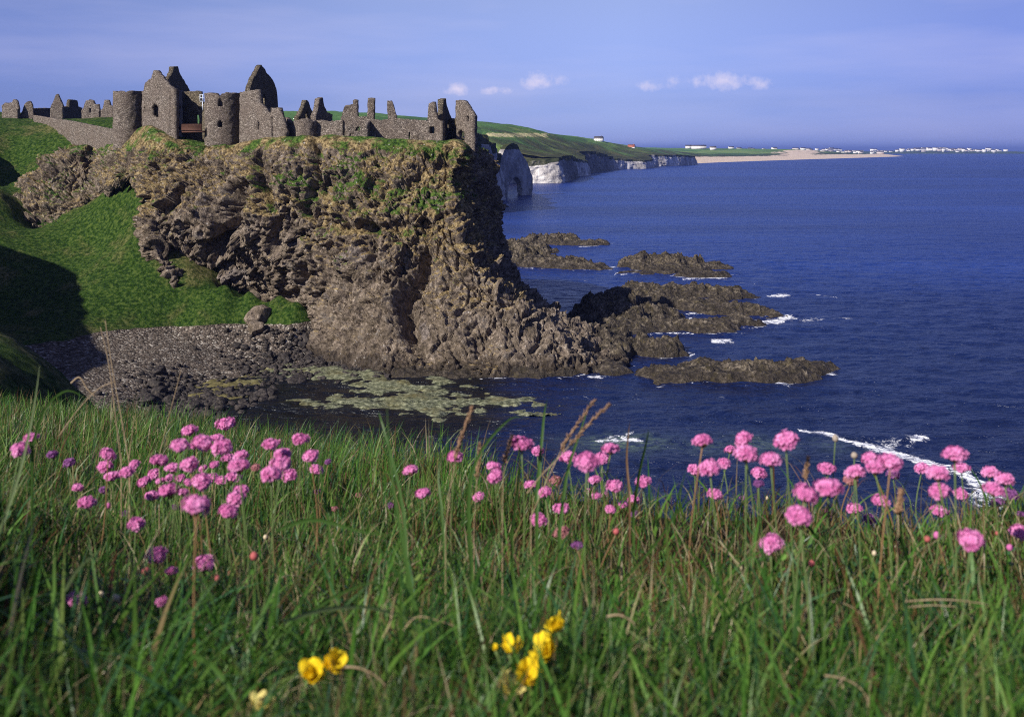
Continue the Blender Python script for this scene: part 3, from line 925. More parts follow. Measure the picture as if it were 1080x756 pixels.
BM = [boulder_mesh(s) for s in range(6)]
rr = np.random.default_rng(3)
shore_pts = [(205, 412, 50, 12), (295, 372, 50, 26), (320, 360, 50, 22), (350, 366, 60, 20), (290, 408, 60, 10), (330, 420, 55, 12), (270, 425, 70, 12), (380, 372, 40, 10), (230, 415, 60, 14), (420, 380, 60, 8)]
placed = 0
while placed < 230:
    c = shore_pts[rr.integers(len(shore_pts))]
    px, py = c[0] + rr.normal() * c[2] * .5, c[1] + rr.normal() * c[3] * .5
    if py < 338 or py > 436: continue
    Yd = 30.5 * F / (py - HZ); x = PX(px, Yd)
    gz = ground_z(x, Yd)
    if gz < -2.4 or gz > 4.0: continue
    s = rr.uniform(.40, 1.0) * (1 if rr.random() > .1 else 1.6)
    zz = max(gz, -.35) + s * .2
    o = link('boulder', BM[rr.integers(6)], None, (x, Yd, zz)); o.scale = (s, s * rr.uniform(.8, 1.2), s * rr.uniform(.7, 1.1)); o.rotation_euler = (rr.normal() * .3, rr.normal() * .3, rr.uniform(0, 6.3))
    tag(o, 'dark boulder in the jumble along the shingle beach and seaweed cove', 'boulder', 'dark boulders in the cove')
    placed += 1
for px, py, Yd, s, lab in [(262, 319, 180, 2.2, 'brown boulder on the grass edge above the shingle, the higher of two'), (275, 337, 174, 2.6, 'big brown boulder with the dark broken face just below the higher grass-edge boulder'),
                           (270, 346, 171, 1.5, 'squat boulder leaning against the big brown boulder at the top of the shingle')]:
    o = link('boulder', boulder_mesh(40 + px, 4), None, P(px, py, Yd)); o.scale = (s, s, s * 1.1); o.data.materials[0] = M_CLIFF
    tag(o, lab, 'boulder')
# loose rubble between them
mb = MB()
bv = np.array([v.co[:] for v in BM[0].vertices]); 
import bmesh
_b = bmesh.new(); bmesh.ops.create_icosphere(_b, subdivisions=1, radius=1.0)
iv = np.array([x.co[:] for x in _b.verts]); ifc = np.array([[w.index for w in fc.verts] for fc in _b.faces]); _b.free()
cnt = 0
while cnt < 3800:
    c = shore_pts[rr.integers(len(shore_pts))]
    px, py = c[0] + rr.normal() * c[2] * .62, c[1] + rr.normal() * c[3] * .65
    if py < 340 or py > 440: continue
    Yd = 31 * F / (py - HZ); x = PX(px, Yd); gz = ground_z(x, Yd)
    if gz < -1.6 or gz > 4.1: continue
    s = rr.uniform(.14, .5)
    vv = iv * (1 + rr.normal(size=(len(iv), 1)) * .16) * s * np.array([1, 1, .75])
    mb.add(vv + np.array([x, Yd, max(gz, -.2) + s * .2]), (), ifc); cnt += 1
tag(link('shingle_rubble', mb.mesh('rubble', M_BOULDER)), 'dark loose stones between the boulders of the cove', None, None, 'stuff')

# ================================================================== THE FAR COAST
# plan of the shore from behind the castle to the dunes: (px, depth, cliff height, chalkiness, painted shade, sand)
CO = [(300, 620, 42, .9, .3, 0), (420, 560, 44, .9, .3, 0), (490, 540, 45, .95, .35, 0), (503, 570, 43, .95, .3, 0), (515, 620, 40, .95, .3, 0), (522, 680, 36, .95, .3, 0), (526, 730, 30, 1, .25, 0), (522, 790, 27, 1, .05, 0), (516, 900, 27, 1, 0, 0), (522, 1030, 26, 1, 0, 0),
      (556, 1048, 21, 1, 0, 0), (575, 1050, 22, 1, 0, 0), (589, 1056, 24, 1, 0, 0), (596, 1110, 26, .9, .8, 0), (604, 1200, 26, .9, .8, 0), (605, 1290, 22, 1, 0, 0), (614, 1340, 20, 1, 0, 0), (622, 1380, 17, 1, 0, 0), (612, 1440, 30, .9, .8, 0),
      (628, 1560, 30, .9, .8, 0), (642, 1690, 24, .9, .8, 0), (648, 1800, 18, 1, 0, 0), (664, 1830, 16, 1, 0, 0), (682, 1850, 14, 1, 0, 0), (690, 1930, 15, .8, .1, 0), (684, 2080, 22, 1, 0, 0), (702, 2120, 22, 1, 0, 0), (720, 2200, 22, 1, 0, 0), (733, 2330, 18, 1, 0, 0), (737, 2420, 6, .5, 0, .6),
      (738, 2550, 11, 0, 0, 1), (760, 2760, 11, 0, 0, 1), (800, 3100, 11, 0, 0, 1), (850, 3600, 11, 0, 0, 1), (900, 4200, 11, 0, 0, 1), (940, 4900, 11, 0, 0, 1), (955, 5350, 11, 0, 0, 1), (945, 5700, 11, 0, 0, 1), (900, 6200, 4, 0, 0, .6), (880, 7000, 5, 0, 0, .4)]
co = np.array([(PX(c[0], c[1]), c[1], *c[2:]) for c in CO])
ns = 1500
seg = np.concatenate([[0], np.cumsum(np.hypot(np.diff(co[:, 0] * 3), np.diff(co[:, 1])))])
# spend samples evenly in bearing so the near headlands are finely cut
wgt = np.concatenate([[0], np.cumsum(np.hypot(np.diff(co[:, 0]), np.diff(co[:, 1])) / co[:-1, 1])])
tt = np.interp(np.linspace(0, wgt[-1], ns), wgt, np.arange(len(co)))
C = np.stack([np.interp(tt, np.arange(len(co)), co[:, k]) for k in range(co.shape[1])], -1)
tan_ = np.gradient(C[:, :2], axis=0); tan_ /= np.linalg.norm(tan_, axis=1)[:, None] + 1e-9
inl = np.stack([-tan_[:, 1], tan_[:, 0]], -1)                 # inland = to the left of travel
rows = []
ncl = 46
lv = np.linspace(0, 1, ncl)
cliffy = np.clip(C[:, 3] if False else C[:, 3], 0, 1)
for k, t in enumerate(lv):
    lean = .16 + .35 * (1 - np.clip(C[:, 2] / 20, 0, 1)) + 9.0 * (C[:, 5] > .5)
    zz = C[:, 2] * t - 1.0 * (1 - t)
    off = C[:, 2] * lean * t
    rows.append(np.concatenate([C[:, :2] + inl * off[:, None], zz[:, None]], 1))
CF = np.array(rows)
pc = CF.copy()
dd1, dd2, vv = cellnoise(pc / np.array([14, 14, 22.]))
disp = (ridged(pc / np.array([22, 22, 45.]), 4, .55) * 5.5 + (vv - .5) * 4.5 + fbm(pc / 5, 3) * 1.6) * (np.clip(C[:, 2] / 24, .05, 1) * (1 - .97 * C[:, 5]))[None]
CF[..., :2] += -inl[None] * disp[..., None]
# land behind: rows marching inland (to the left and away), heights from a smooth hill function
HILL = tps_fit([(PX(p, Y), Y, zz) for p, Y, zz in [(300, 1500, 84), (420, 1500, 78), (500, 1500, 64), (300, 900, 52), (420, 800, 52), (480, 700, 48), (510, 740, 43), (520, 1000, 42), (500, 640, 45), (560, 1500, 62), (600, 1700, 58), (568, 1120, 40), (590, 1200, 37), (580, 1090, 33), (610, 1500, 48), (640, 1850, 44), (640, 2200, 48), (670, 2400, 37), (600, 2600, 60),
                (690, 2300, 27), (720, 2600, 25), (700, 3200, 30), (760, 3300, 16), (740, 4000, 26), (820, 3900, 18), (840, 4200, 30), (870, 4600, 28), (800, 5200, 24), (900, 5200, 14), (930, 5400, 9), (880, 6500, 18), (700, 6000, 40), (300, 3000, 70), (0, 1500, 60), (0, 3000, 60), (500, 6000, 60), (-200, 700, 36), (200, 620, 33), (600, 9000, 30)]])
inland = [6, 16, 34, 60, 95, 140, 200, 280, 380, 520, 700, 950, 1300, 1800, 2500]
topz = CF[-1, :, 2].copy(); topxy = CF[-1, :, :2].copy()
land_dir = np.array([-.90, .43]); far_rows = []
for q_ in inland:
    dirv = inl * max(0, 1 - q_ / 60) + land_dir * min(1, q_ / 60)
    dirv = dirv / (np.linalg.norm(dirv, axis=1)[:, None] + 1e-9)
    xy = topxy + dirv * q_
    hz = np.maximum(HILL(xy[:, 0], xy[:, 1]), 3)
    b = min(1, q_ / 110)
    far_rows.append(np.concatenate([xy, (topz * (1 - b) + hz * b)[:, None]], 1))
FR = np.array(far_rows)
# finer rows inland
FR = catmull(np.concatenate([np.concatenate([topxy, topz[:, None]], 1)[None], FR]), 110)[1:]
FR[..., 2] += fbm(FR / 45.0, 4) * 2.6 * sstep(0, 12, np.arange(len(FR)))[:, None] * np.clip(C[:, 2] / 18, .25, 1)[None]
ALL = np.concatenate([CF, FR]); nr = len(ALL)
al = np.arange(nr)
chalk = np.where(al[:, None] < ncl, (C[:, 3][None] * (1.15 - .75 * (np.clip(al[:, None] / ncl, 0, 1) > (.80 + .14 * fbm(N3(C[:, 0] / 30, C[:, 1] / 30, 0), 3)[None])))), 0)
dark = np.broadcast_to(C[:, 4][None], (nr, ns))  # shade of faces turned from the sun, put into the chalk colour
sand = np.where(al[:, None] < ncl + 12, C[:, 5][None], 0) + np.where((al[:, None] >= ncl) & (al[:, None] < ncl + 40), np.exp(-((ALL[..., 0] / ALL[..., 1] * F + 540 - 845) / 30 + fbm(ALL / 60, 3)) ** 2) * (.8 + .5 * fbm(ALL / np.array([40, 40, 12.]), 4)), 0) * (C[:, 5][None] > .5)
fc = N3(ALL[..., 0] / 150, ALL[..., 1] / 330, 0) + np.array([.3, .2, .5])
_, _, fld = cellnoise(fc)
fld = fld * .88
stub = (np.abs(ALL[..., 0] / ALL[..., 1] * F + 540 - 545) < 34) & (np.abs(HZ + (EYE - ALL[..., 2]) / ALL[..., 1] * F - 142.5) < 2.4) & (al[:, None] > ncl + 20)
fld = np.where(stub, .95, fld)
scr = np.where(al[:, None] < ncl, 1.0, sstep(52, 16, al[:, None] - ncl + fbm(ALL / 60, 3) * 26))
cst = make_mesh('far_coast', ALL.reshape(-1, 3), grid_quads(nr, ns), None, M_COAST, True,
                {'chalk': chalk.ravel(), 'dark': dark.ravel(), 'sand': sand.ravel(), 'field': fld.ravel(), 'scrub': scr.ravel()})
tag(link('coast_hills', cst), kind='structure')

# natural arch in the white headland: a thick wall of chalk with an opening, standing out into the water
ua = np.linspace(0, 1, 120)


def arch_mesh():
    Yc = 765.0; TH = np.array([-.876, .48, 0]) * 3.6
    pr = lambda px, py: P(px, py, Yc + (px - 548) * 1.2)
    outer = [(526, 210), (526, 190), (528, 170), (532, 158), (538, 152), (545, 152), (550, 160), (556, 172), (561, 184), (562, 196), (561, 206), (561, 212)]
    inner = [(537, 212), (536, 206), (536.5, 199), (538, 193), (541, 189), (544, 187.5), (547, 189), (549.5, 193), (550.5, 199), (551, 205), (551, 209), (551, 212)]
    O = catmull(np.array([pr(*p) for p in outer]), 90); I = catmull(np.array([pr(*p) for p in inner]), 90)
    lay = []
    for t in np.linspace(0, 1, 22): lay.append(O * (1 - t) + I * t)          # front face
    Ffront = np.array(lay)
    n = 14
    tun = [I + TH * t for t in np.linspace(0, 1, n)[1:]]
    back = [x + TH for x in lay[::-1][1:]]
    outs = [O + TH * (1 - t) for t in np.linspace(0, 1, n)[1:]]
    G = np.array(lay + tun + back + outs)
    G = G + (fbm(G / 9.0, 4)[..., None] * np.array([1.2, 1.2, .8]))
    nr_, nc_ = G.shape[:2]
    return make_mesh('natural_arch', G.reshape(-1, 3), grid_quads(nr_, nc_), None, M_COAST, True,
                     {'chalk': np.where(G[..., 2] > 32, 0, 1.0).ravel(), 'dark': np.full(G.size // 3, .42), 'sand': np.zeros(G.size // 3), 'field': np.zeros(G.size // 3), 'scrub': np.ones(G.size // 3)})  # dark greys the whole arch as painted shade


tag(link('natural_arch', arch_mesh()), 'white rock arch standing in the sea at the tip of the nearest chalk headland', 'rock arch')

# the town's low headland on the horizon
X, Y = np.meshgrid(np.linspace(1500, 6500, 220), np.linspace(8600, 9900, 60))
prof = np.interp(X / 9000 * F + 540, [800, 850, 900, 940, 960, 1000, 1040, 1062, 1085, 1100, 1300], [14, 22, 18, 14, 20, 26, 16, 16, 8, 7, -6])
Z = np.minimum(prof, (Y - 8620) / 14) * sstep(9890, 9500, Y) + fbm(N3(X, Y, 0) / 300, 3) * 4
n_ = X.size
tag(link('town_headland', make_mesh('town_headland', np.stack([X, Y, Z], -1).reshape(-1, 3), grid_quads(*X.shape), None, M_COAST, True,
         {'chalk': np.zeros(n_), 'dark': np.zeros(n_), 'sand': np.zeros(n_), 'field': np.zeros(n_), 'scrub': np.ones(n_) * .6})), kind='structure')

# ================================================================== SEA AIR
hz_m = bpy.data.materials.new('sea_air'); hz_m.use_nodes = True
hn = hz_m.node_tree.nodes; hn.clear()
ho = hn.new('ShaderNodeOutputMaterial'); hv = hn.new('ShaderNodeVolumePrincipled')
hv.inputs['Color'].default_value = (.30, .42, .95, 1); hv.inputs['Density'].default_value = 6e-5; hv.inputs['Anisotropy'].default_value = .2
hz_m.node_tree.links.new(hv.outputs[0], ho.inputs['Volume'])
mb = MB(); mb.box((-200000, -300, -9), (200000, 70000, 130))
tag(link('haze', mb.mesh('haze', hz_m)), kind='stuff')

# ================================================================== THE RUINED CASTLE
def mat_masonry(name, tint=(1, 1, 1), scale=1.0):
    m = NT(name)
    f = m.noise(2.2, 6, .7); g = m.noise(.35, 4, .6)
    v = m.n.new('ShaderNodeTexVoronoi'); v.inputs['Scale'].default_value = 4.3 * scale
    m.l.new(m.pos((1, 1, 1.75)), v.inputs['Vector'])
    s = m.n.new('ShaderNodeSeparateColor'); m.l.new(v.outputs['Color'], s.inputs[0])
    e = m.voro(4.3 * scale, 'DISTANCE_TO_EDGE', stretch=(1, 1, 1.75))
    stone = m.ramp(m.math('ADD', m.math('MULTIPLY', s.outputs[0], .6), m.math('MULTIPLY', f, .4)),
                   [(.15, (.085, .071, .060)), (.4, (.185, .156, .130)), (.65, (.29, .248, .208)), (.9, (.46, .405, .345))])
    stone = m.mix(m.smooth(g, .35, .7), stone, m.mix(.5, stone, (.20, .155, .125)))
    c = m.mix(m.smooth(e, .0, .09), m.mix(.5, stone, (.05, .04, .037)), stone)
    c = m.mix(m.math('MULTIPLY', m.smooth(m.noise(.9, 6, .75), .58, .72), .5), c, (.13, .105, .045))
    c = m.mix(1.0, c, tint, 'MULTIPLY')
    h = m.math('ADD', m.math('MULTIPLY', m.smooth(e, 0, .16), .8), m.math('MULTIPLY', f, .6))
    return m.done(c, .95, m.bump(h, 1.0, .16), spec=.1)


M_STONE = mat_masonry('rubble_masonry')
M_STONE2 = mat_masonry('dark_masonry', (.72, .72, .62))  # same masonry, tinted darker and slightly olive
M_TIMBER = NT('brown_timber'); _f = M_TIMBER.noise(6, 4, .6, stretch=(4, 4, .4))
M_TIMBER = M_TIMBER.done(M_TIMBER.ramp(_f, [(.3, (.045, .020, .014)), (.7, (.12, .055, .036))]), .8)
M_PAINT = NT('pale_paint'); M_PAINT = M_PAINT.done((.55, .62, .74), .5)


def wall(a, b, prof, foot, thick=.9, holes=(), jag=.22, cell=.24, closed=False, seed=0, path=None, hole_mode='px'):
    """A ruined wall: from plan point a to b (each (px, depth)); prof = [(t or px, photo row of the top)];
    foot = z of its foot; holes = (c, w, row0, row1) window openings."""
    if path is None:
        p0 = np.array([PX(*a), a[1]]); p1 = np.array([PX(*b), b[1]])
        L = np.hypot(*(p1 - p0)); n = max(3, int(L / cell))
        t = np.linspace(0, 1, n + 1)
        plan = p0 + (p1 - p0) * t[:, None]
        nrm = np.tile(np.array([-(p1 - p0)[1], (p1 - p0)[0]]) / L, (n + 1, 1))       # away from the viewer for a left-to-right wall
        s = t * L
    else:
        plan, nrm = path
        n = len(plan) - 1
        t = np.linspace(0, 1, n + 1); s = np.concatenate([[0], np.cumsum(np.hypot(*np.diff(plan, axis=0).T))])
    pxs = plan[:, 0] / plan[:, 1] * F + 540
    key = pxs if hole_mode == 'px' else t
    pr = sorted(prof)
    row = np.interp(key, [q[0] for q in pr], [q[1] for q in pr])
    top = EYE - (row - HZ) / F * plan[:, 1]
    jn = pnoise(N3(s * 1.3, seed * 7.7, 3.1)) * jag + pnoise(N3(s * 3.7, seed * 3.3, 9)) * jag * .6
    if closed: jn[-1] = jn[0]
    top = np.maximum(top + jn, foot + .3)
    m = int((top.max() - foot) / cell) + 2
    J = np.arange(m + 1)
    z = np.minimum(foot + J[:, None] * cell, top[None, :])
    exist = np.zeros((m, n), bool)
    for j in range(m):
        zc = foot + (j + .5) * cell
        for i in range(n):
            if foot + j * cell >= max(top[i], top[i + 1]) - .02: continue
            kc = (key[i] + key[i + 1]) / 2; Yc = (plan[i, 1] + plan[i + 1, 1]) / 2
            rowc = HZ + (EYE - zc) / Yc * F
            hit = False
            for (c, w, r0, r1) in holes:
                ww = w
                if rowc < r0 + (r1 - r0) * .3: ww = w * math.sqrt(max(0, min(1, (rowc - r0) / ((r1 - r0) * .3 + 1e-6)))) + .0
                if abs(kc - c) < ww / 2 and r0 < rowc < r1 and not (closed and Yc > plan[:, 1].mean()): hit = True
            exist[j, i] = not hit
    fr = np.stack([np.broadcast_to(plan[:, 0] , z.shape), np.broadcast_to(plan[:, 1], z.shape), z], -1)
    bk = fr + np.append(np.zeros(0), 0) if False else fr + np.concatenate([nrm * thick, np.zeros((n + 1, 1))], 1)[None]
    for G, sd in ((fr, 0), (bk, 5)):
        q = G / .8
        jit = np.stack([pnoise(q + sd), pnoise(q + 20 + sd), pnoise(q + 40 + sd)], -1) * np.array([.09, .09, .05])
        jit += (fbm(G / 3.0 + sd, 2)[..., None] * np.array([.10, .10, .0]))
        if closed: jit[:, -1] = jit[:, 0]
        G += jit
    V = np.concatenate([fr.reshape(-1, 3), bk.reshape(-1, 3)])
    off = (m + 1) * (n + 1); idx = lambda j, i: j * (n + 1) + i
    Q = []
    for j in range(m):
        for i in range(n):
            if not exist[j, i]: continue
            a_, b_, c_, d_ = idx(j, i), idx(j, i + 1), idx(j + 1, i + 1), idx(j + 1, i)
            Q.append((a_, b_, c_, d_)); Q.append((a_ + off, d_ + off, c_ + off, b_ + off))
            if j == m - 1 or not exist[j + 1, i]: Q.append((d_, c_, c_ + off, d_ + off))
            if j == 0 or not exist[j - 1, i]: Q.append((b_, a_, a_ + off, b_ + off))
            il, ir = i - 1, i + 1
            if closed: il %= n; ir %= n
            if il < 0 or not exist[j, il]: Q.append((a_, d_, d_ + off, a_ + off))
            if ir >= n or not exist[j, ir]: Q.append((c_, b_, b_ + off, c_ + off))
    return V, np.array(Q)


def ruin(name, parts, label, cat, mat=None, group='ruins of the clifftop castle', base=None):
    """parts: list of (part name or None, [ (V, Q), ... ], material). One mesh when there is a single unnamed part."""
    allv = np.concatenate([v for _, ws, _ in parts for v, q in ws])
    b = np.array([allv[:, 0].mean(), allv[:, 1].mean(), allv[:, 2].min()]) if base is None else base

    def mesh(nm, ws, mt):
        mb = MB()
        for v, q in ws: mb.add(v - b, q)
        me = mb.mesh(nm, mt or M_STONE)
        return me
    if len(parts) == 1:
        o = link(name, mesh(name, parts[0][1], parts[0][2]), None, b)
    else:
        o = empty(name, b)
        for nm, ws, mt in parts: link(nm, mesh(nm, ws, mt), o)
    tag(o, label, cat, group)
    return o


def round_path(px, Y, r, n=72, a0=0, a1=2 * PI):
    th = np.linspace(a0, a1, n + 1)
    c = np.array([PX(px, Y), Y])
    d = np.stack([-np.cos(th), -np.sin(th)], -1)
    d = np.stack([np.cos(th - PI), np.sin(th - PI)], -1)
    return c + d * r, -d


# left round tower
ruin('round_tower', [(None, [wall(None, None, [(0, 97), (118, 96), (122, 97.5), (127, 96), (132, 97.5), (137, 96), (150, 96.5), (400, 96)], 27, .9, [(1e9, 0, 0, 0)], .12, .24, True, 1, round_path(135, 202, 2.62))], None)],
     'round stone tower at the left end of the clifftop castle, beside the gabled house', 'tower')
# gatehouse with pointed gable
W = [wall((149.5, 198), (184, 190), [(149, 97), (151.5, 96), (153, 88), (156, 84.8), (159.2, 81.8), (161.6, 76), (163.3, 73.4), (165, 76), (169, 81.5), (175, 88), (181.5, 94), (184.5, 94)], 27, .9,
          [(163, 6.4, 109.5, 123), (152.5, 1.8, 112, 119)], .10, .22, False, 2)]
Wside = [wall((184, 190.9), (193, 206), [(0, 93.5), (.3, 95), (1, 96)], 30, .8, [(.6, .12, 110, 124)], .15, .24, False, 3, hole_mode='t')]
Wrear = [wall((174, 199), (201, 214), [(0, 88), (.12, 84), (.3, 77), (.34, 71), (.5, 70.5), (.55, 76), (.8, 88), (1, 97)], 31, .9, (), .14, .24, False, 4, hole_mode='t')]
ruin('gabled_house', [('front_gable', W, None), ('side_wall', Wside, M_STONE), ('rear_gable', Wrear, M_STONE2), ('back_wall', [wall((151, 207), (186, 204), [(150, 100), (187, 98)], 31, .8, (), .1, .3, False, 41)], M_STONE2)],
     'roofless gabled stone house with one arched window, between the two round towers', 'ruined house')
# link wall with the pale window frame and the footbridge
ruin('link_wall', [(None, [wall((192.2, 197), (217.5, 193.5), [(191, 97), (194, 97.5), (202, 96.5), (210.6, 96.5), (211.2, 109), (216.5, 109.5), (218, 111)], 32, .8, [(207.5, 6, 119, 131), (196, 3.4, 101, 110)], .15, .22, False, 5)], M_STONE2)],
     'broken wall with a dark doorway between the gabled house and the right round tower', 'ruined wall')
mb = MB()
c0 = P(213.7, 103.5, 193.9)
for dx in (-.45, 0, .45): mb.box((dx - .05, -.05, -.65), (dx + .05, .05, .65), o=(0, 0, 0))
for dz in (-.6, 0, .6): mb.box((-.52, -.048, dz - .045), (.52, .048, dz + .045))
mb.box((-.06, -.04, -2.2), (.06, .04, -.65))
tag(link('window_frame', mb.mesh('window_frame', M_PAINT), None, c0), 'small pale blue barred window frame above the broken wall beside the right tower', 'window frame')
fb = empty('footbridge', P(203, 139, 191))
mb = MB(); b0 = P(190.5, 138.6, 192) - np.array(fb.location); b1 = P(215.5, 138.6, 190) - np.array(fb.location)
ln = np.linalg.norm(b1 - b0); ang = math.atan2(b1[1] - b0[1], b1[0] - b0[0]); R = np.array([[math.cos(ang), -math.sin(ang), 0], [math.sin(ang), math.cos(ang), 0], [0, 0, 1]])
mb.box((0, -.7, -.25), (ln, .7, 0), R, b0); link('deck', mb.mesh('deck', M_TIMBER), fb)
mb = MB()
for k in range(7):
    x = .05 + k * (ln - .2) / 6; mb.box((x, -.72, 0), (x + .1, -.62, 1.15), R, b0)
for k in range(5): mb.box((0, -.755, .12 + k * .2), (ln, -.725, .29 + k * .2), R, b0)
mb.box((0, -.76, 1.15), (ln, -.6, 1.22), R, b0); link('railing', mb.mesh('railing', M_TIMBER), fb)
tag(fb, 'brown timber footbridge with boarded railing crossing to the castle gate', 'footbridge')
# right round tower
ruin('round_tower', [(None, [wall(None, None, [(0, 99), (215, 98.5), (222, 98), (229, 99), (232, 103), (234, 99), (240, 98), (253, 98.5), (400, 99)], 26, .9, [(231.8, 5.0, 127.5, 135), (232.4, 5.6, 104, 112.5)], .12, .24, True, 6, round_path(234.8, 192, 3.05))], None)],
     'round stone tower with a small square window, in front of the tall hall gable', 'tower')
# great hall
Wf = [wall((252.5, 187), (285.5, 180.5), [(252, 98), (257, 97), (262, 95.5), (271.2, 94.7), (271.8, 108), (276, 112), (281.5, 119), (283.5, 122), (286, 124)], 26.5, .9, [(272, 3.4, 127, 137.5)], .14, .22, False, 7)]
Wg = [wall((262.5, 188), (293.5, 199), [(0, 100), (.03, 93.5), (.12, 84), (.22, 79), (.38, 70.5), (.43, 68.3), (.48, 70.6), (.6, 77), (.75, 83), (.88, 88.5), (.93, 93), (.97, 97), (1, 113)], 31, .9, [(.52, .10, 99, 116)], .14, .24, False, 8, hole_mode='t')]
Ws = [wall((285.6, 181), (300.5, 179.2), [(285, 114), (293, 113.5), (296, 122), (298, 127), (301, 142)], 30.5, .9, (), .2, .22, False, 9)]
ruin('great_hall', [('front_wall', Wf, None), ('tall_gable', Wg, M_STONE2), ('stub_wall', Ws, None)], 'tall ruined hall with the highest pointed gable of the castle', 'ruined hall')
ruin('low_wall', [(None, [wall((300, 184), (314, 181), [(300, 124), (303, 126), (307, 130), (309, 127), (314, 136)], 31, .8, (), .3, .22, False, 10)], None)], 'low crumbled wall just right of the tall hall gable', 'ruined wall')
Wd = [wall(None, None, [(0, 127), (312, 128), (318, 126), (324, 125), (330, 128), (400, 128)], 31, .7, (), .2, .22, True, 11, round_path(323, 181, 1.7))]
Wp = [wall((315, 187), (332.5, 195), [(0, 124), (.3, 114), (.46, 105.5), (.56, 107), (.75, 115), (1, 128)], 32, .8, [(.5, .14, 117, 125)], .2, .22, False, 12, hole_mode='t')]
ruin('stair_turret', [('drum', Wd, None), ('small_gable', Wp, M_STONE2)], 'small pointed gable stump above a low round stair turret', 'ruined turret')
# chimney gable
Wc = [wall((333, 184), (351, 190), [(0, 123), (.12, 118), (.22, 104), (.42, 103), (.5, 112), (.62, 118), (1, 121)], 31.5, .9, [(.78, .18, 128, 137)], .14, .22, False, 13, hole_mode='t')]
Wc2 = [wall((333, 181.5), (361, 179.5), [(333, 128), (337, 126), (345, 128), (352, 128), (361, 127)], 30.5, .8, (), .18, .22, False, 14)]
ruin('chimney_gable', [('gable', Wc, None), ('low_wall', Wc2, None)], 'ruined gable ending in a thin chimney, left of the long buttery wall', 'ruined gable')
# long range
Wl = [wall((359.5, 180), (449.5, 178), [(359, 123.5), (372, 123), (385, 123), (398, 126.7), (408, 126), (421, 125.4), (435, 126.3), (450, 127)], 30, .95, [(360.9, 4.2, 137, 141.5), (378, 6, 134, 138), (431.5, 1.4, 139, 146)], .16, .22, False, 15)]
Wb = [wall((366, 176.5), (388, 176.3), [(366, 137), (369.5, 130.5), (373, 136), (376, 140), (381, 137), (385, 133), (389, 132)], 29.5, .7, [(371, 4.2, 140.5, 147.5)], .14, .22, False, 16),
      wall((388, 176.3), (391, 180), [(0, 131), (1, 127)], 29.5, .7, (), .1, .22, False, 17, hole_mode='t')]
ch = []


def chimney(px0, px1, Y, top, footrow, d=1.1, spread=0):
    return [wall((px0, Y), (px1, Y), [(px0 - 9, top + spread), (px0, top + .8), ((px0 + px1) / 2, top), (px1, top + .6)], EYE - (footrow - HZ) / F * Y, d, (), .08, .22, False, int(px0))]


ruin('long_range', [('front_wall', Wl, None), ('bay', Wb, None)] +
     [('chimney', chimney(372.3, 377.2, 184, 104.8, 128), None), ('chimney', chimney(387.6, 395, 184, 103, 130), None),
      ('chimney', [wall((408.6, 184), (418, 184), [(408, 107), (409, 106.4), (414, 106), (415, 112), (416.5, 119), (418.4, 124)], 33, 1.1, (), .08, .22, False, 21)], None),
      ('back_wall', [wall((361, 187), (373, 187), [(361, 122), (363, 112), (366, 110.5), (372, 111), (373, 113)], 32, .8, (), .2, .22, False, 22)], None)],
     'long low wall of the castle range with a row of three tall chimneys', 'ruined range')
# east end
Wn = [wall((447, 178), (466, 176.5), [(446, 128), (451, 128), (451.6, 109), (458, 107.6), (458.5, 123), (460, 126), (466, 128)], 30, 1.0, [(455.4, 7, 133, 140.5)], .14, .22, False, 23)]
We = [wall((463.5, 178), (477, 189), [(0, 126), (.25, 119), (.3, 105), (.5, 104.3), (.55, 112), (.8, 121), (1, 127)], 31.5, .9, [(.75, .2, 127, 135)], .14, .22, False, 24, hole_mode='t')]
ruin('chimney_house', [('front_wall', Wn, None), ('gable', We, M_STONE2)], 'ruined house with two thin chimneys next to the end gable over the sea', 'ruined house')
Wz = [wall((480.5, 181), (498, 177), [(480, 107), (481, 106), (484, 105.6), (487.6, 106.6), (490, 110), (494, 116), (497.7, 121.6), (499, 123)], 29.5, 1.0, [(492.6, 2.4, 122, 128), (486, 8, 137.5, 150)], .14, .22, False, 25)]
Wz2 = [wall((474, 186), (482, 181.5), [(0, 125), (.4, 128), (.8, 124), (1, 118)], 31.5, .8, [(.5, .3, 134, 145)], .2, .22, False, 26, hole_mode='t')]
ruin('end_gable', [('gable', Wz, None), ('side_wall', Wz2, M_STONE2)], 'broken gable at the right end of the castle, on the brink above the sea', 'ruined gable')

# mainland court on the left
G2 = 'ruins of the outer court'
ruin('bridge_wall', [(None, [wall((35, 243), (124, 206), [(0, 121.6), (.5, 128), (1, 137.5)], 30, .8, (), .10, .26, False, 30, hole_mode='t')], None)],
     'long sloping boundary wall running down to the left round tower', 'boundary wall')
ruin('court_ruin', [(None, [wall((2, 252), (18, 250), [(2, 111), (4, 109), (12.6, 108.6), (13.2, 106), (14.6, 104.8), (17, 108), (18.5, 119)], 37, .9, (), .2, .26, False, 31)], None)], 'blocky ruin stump at the far left edge of the picture', 'ruined wall', group=G2)
ruin('court_ruin', [(None, [wall((20, 252), (34.5, 252), [(20, 121), (23, 118), (26, 110), (28, 107), (31, 106.4), (33, 108), (34.5, 124)], 37, .9, (), .25, .26, False, 32)], None)], 'narrow ruin spike between the far left stump and the dark low wall', 'ruined wall', group=G2)
ruin('court_wall', [(None, [wall((33, 256), (55, 268), [(0, 115), (1, 114)], 37, .8, (), .2, .26, False, 33, hole_mode='t')], M_STONE2)], 'low dark wall left of the pointed outer court gable', 'ruined wall', group=G2)
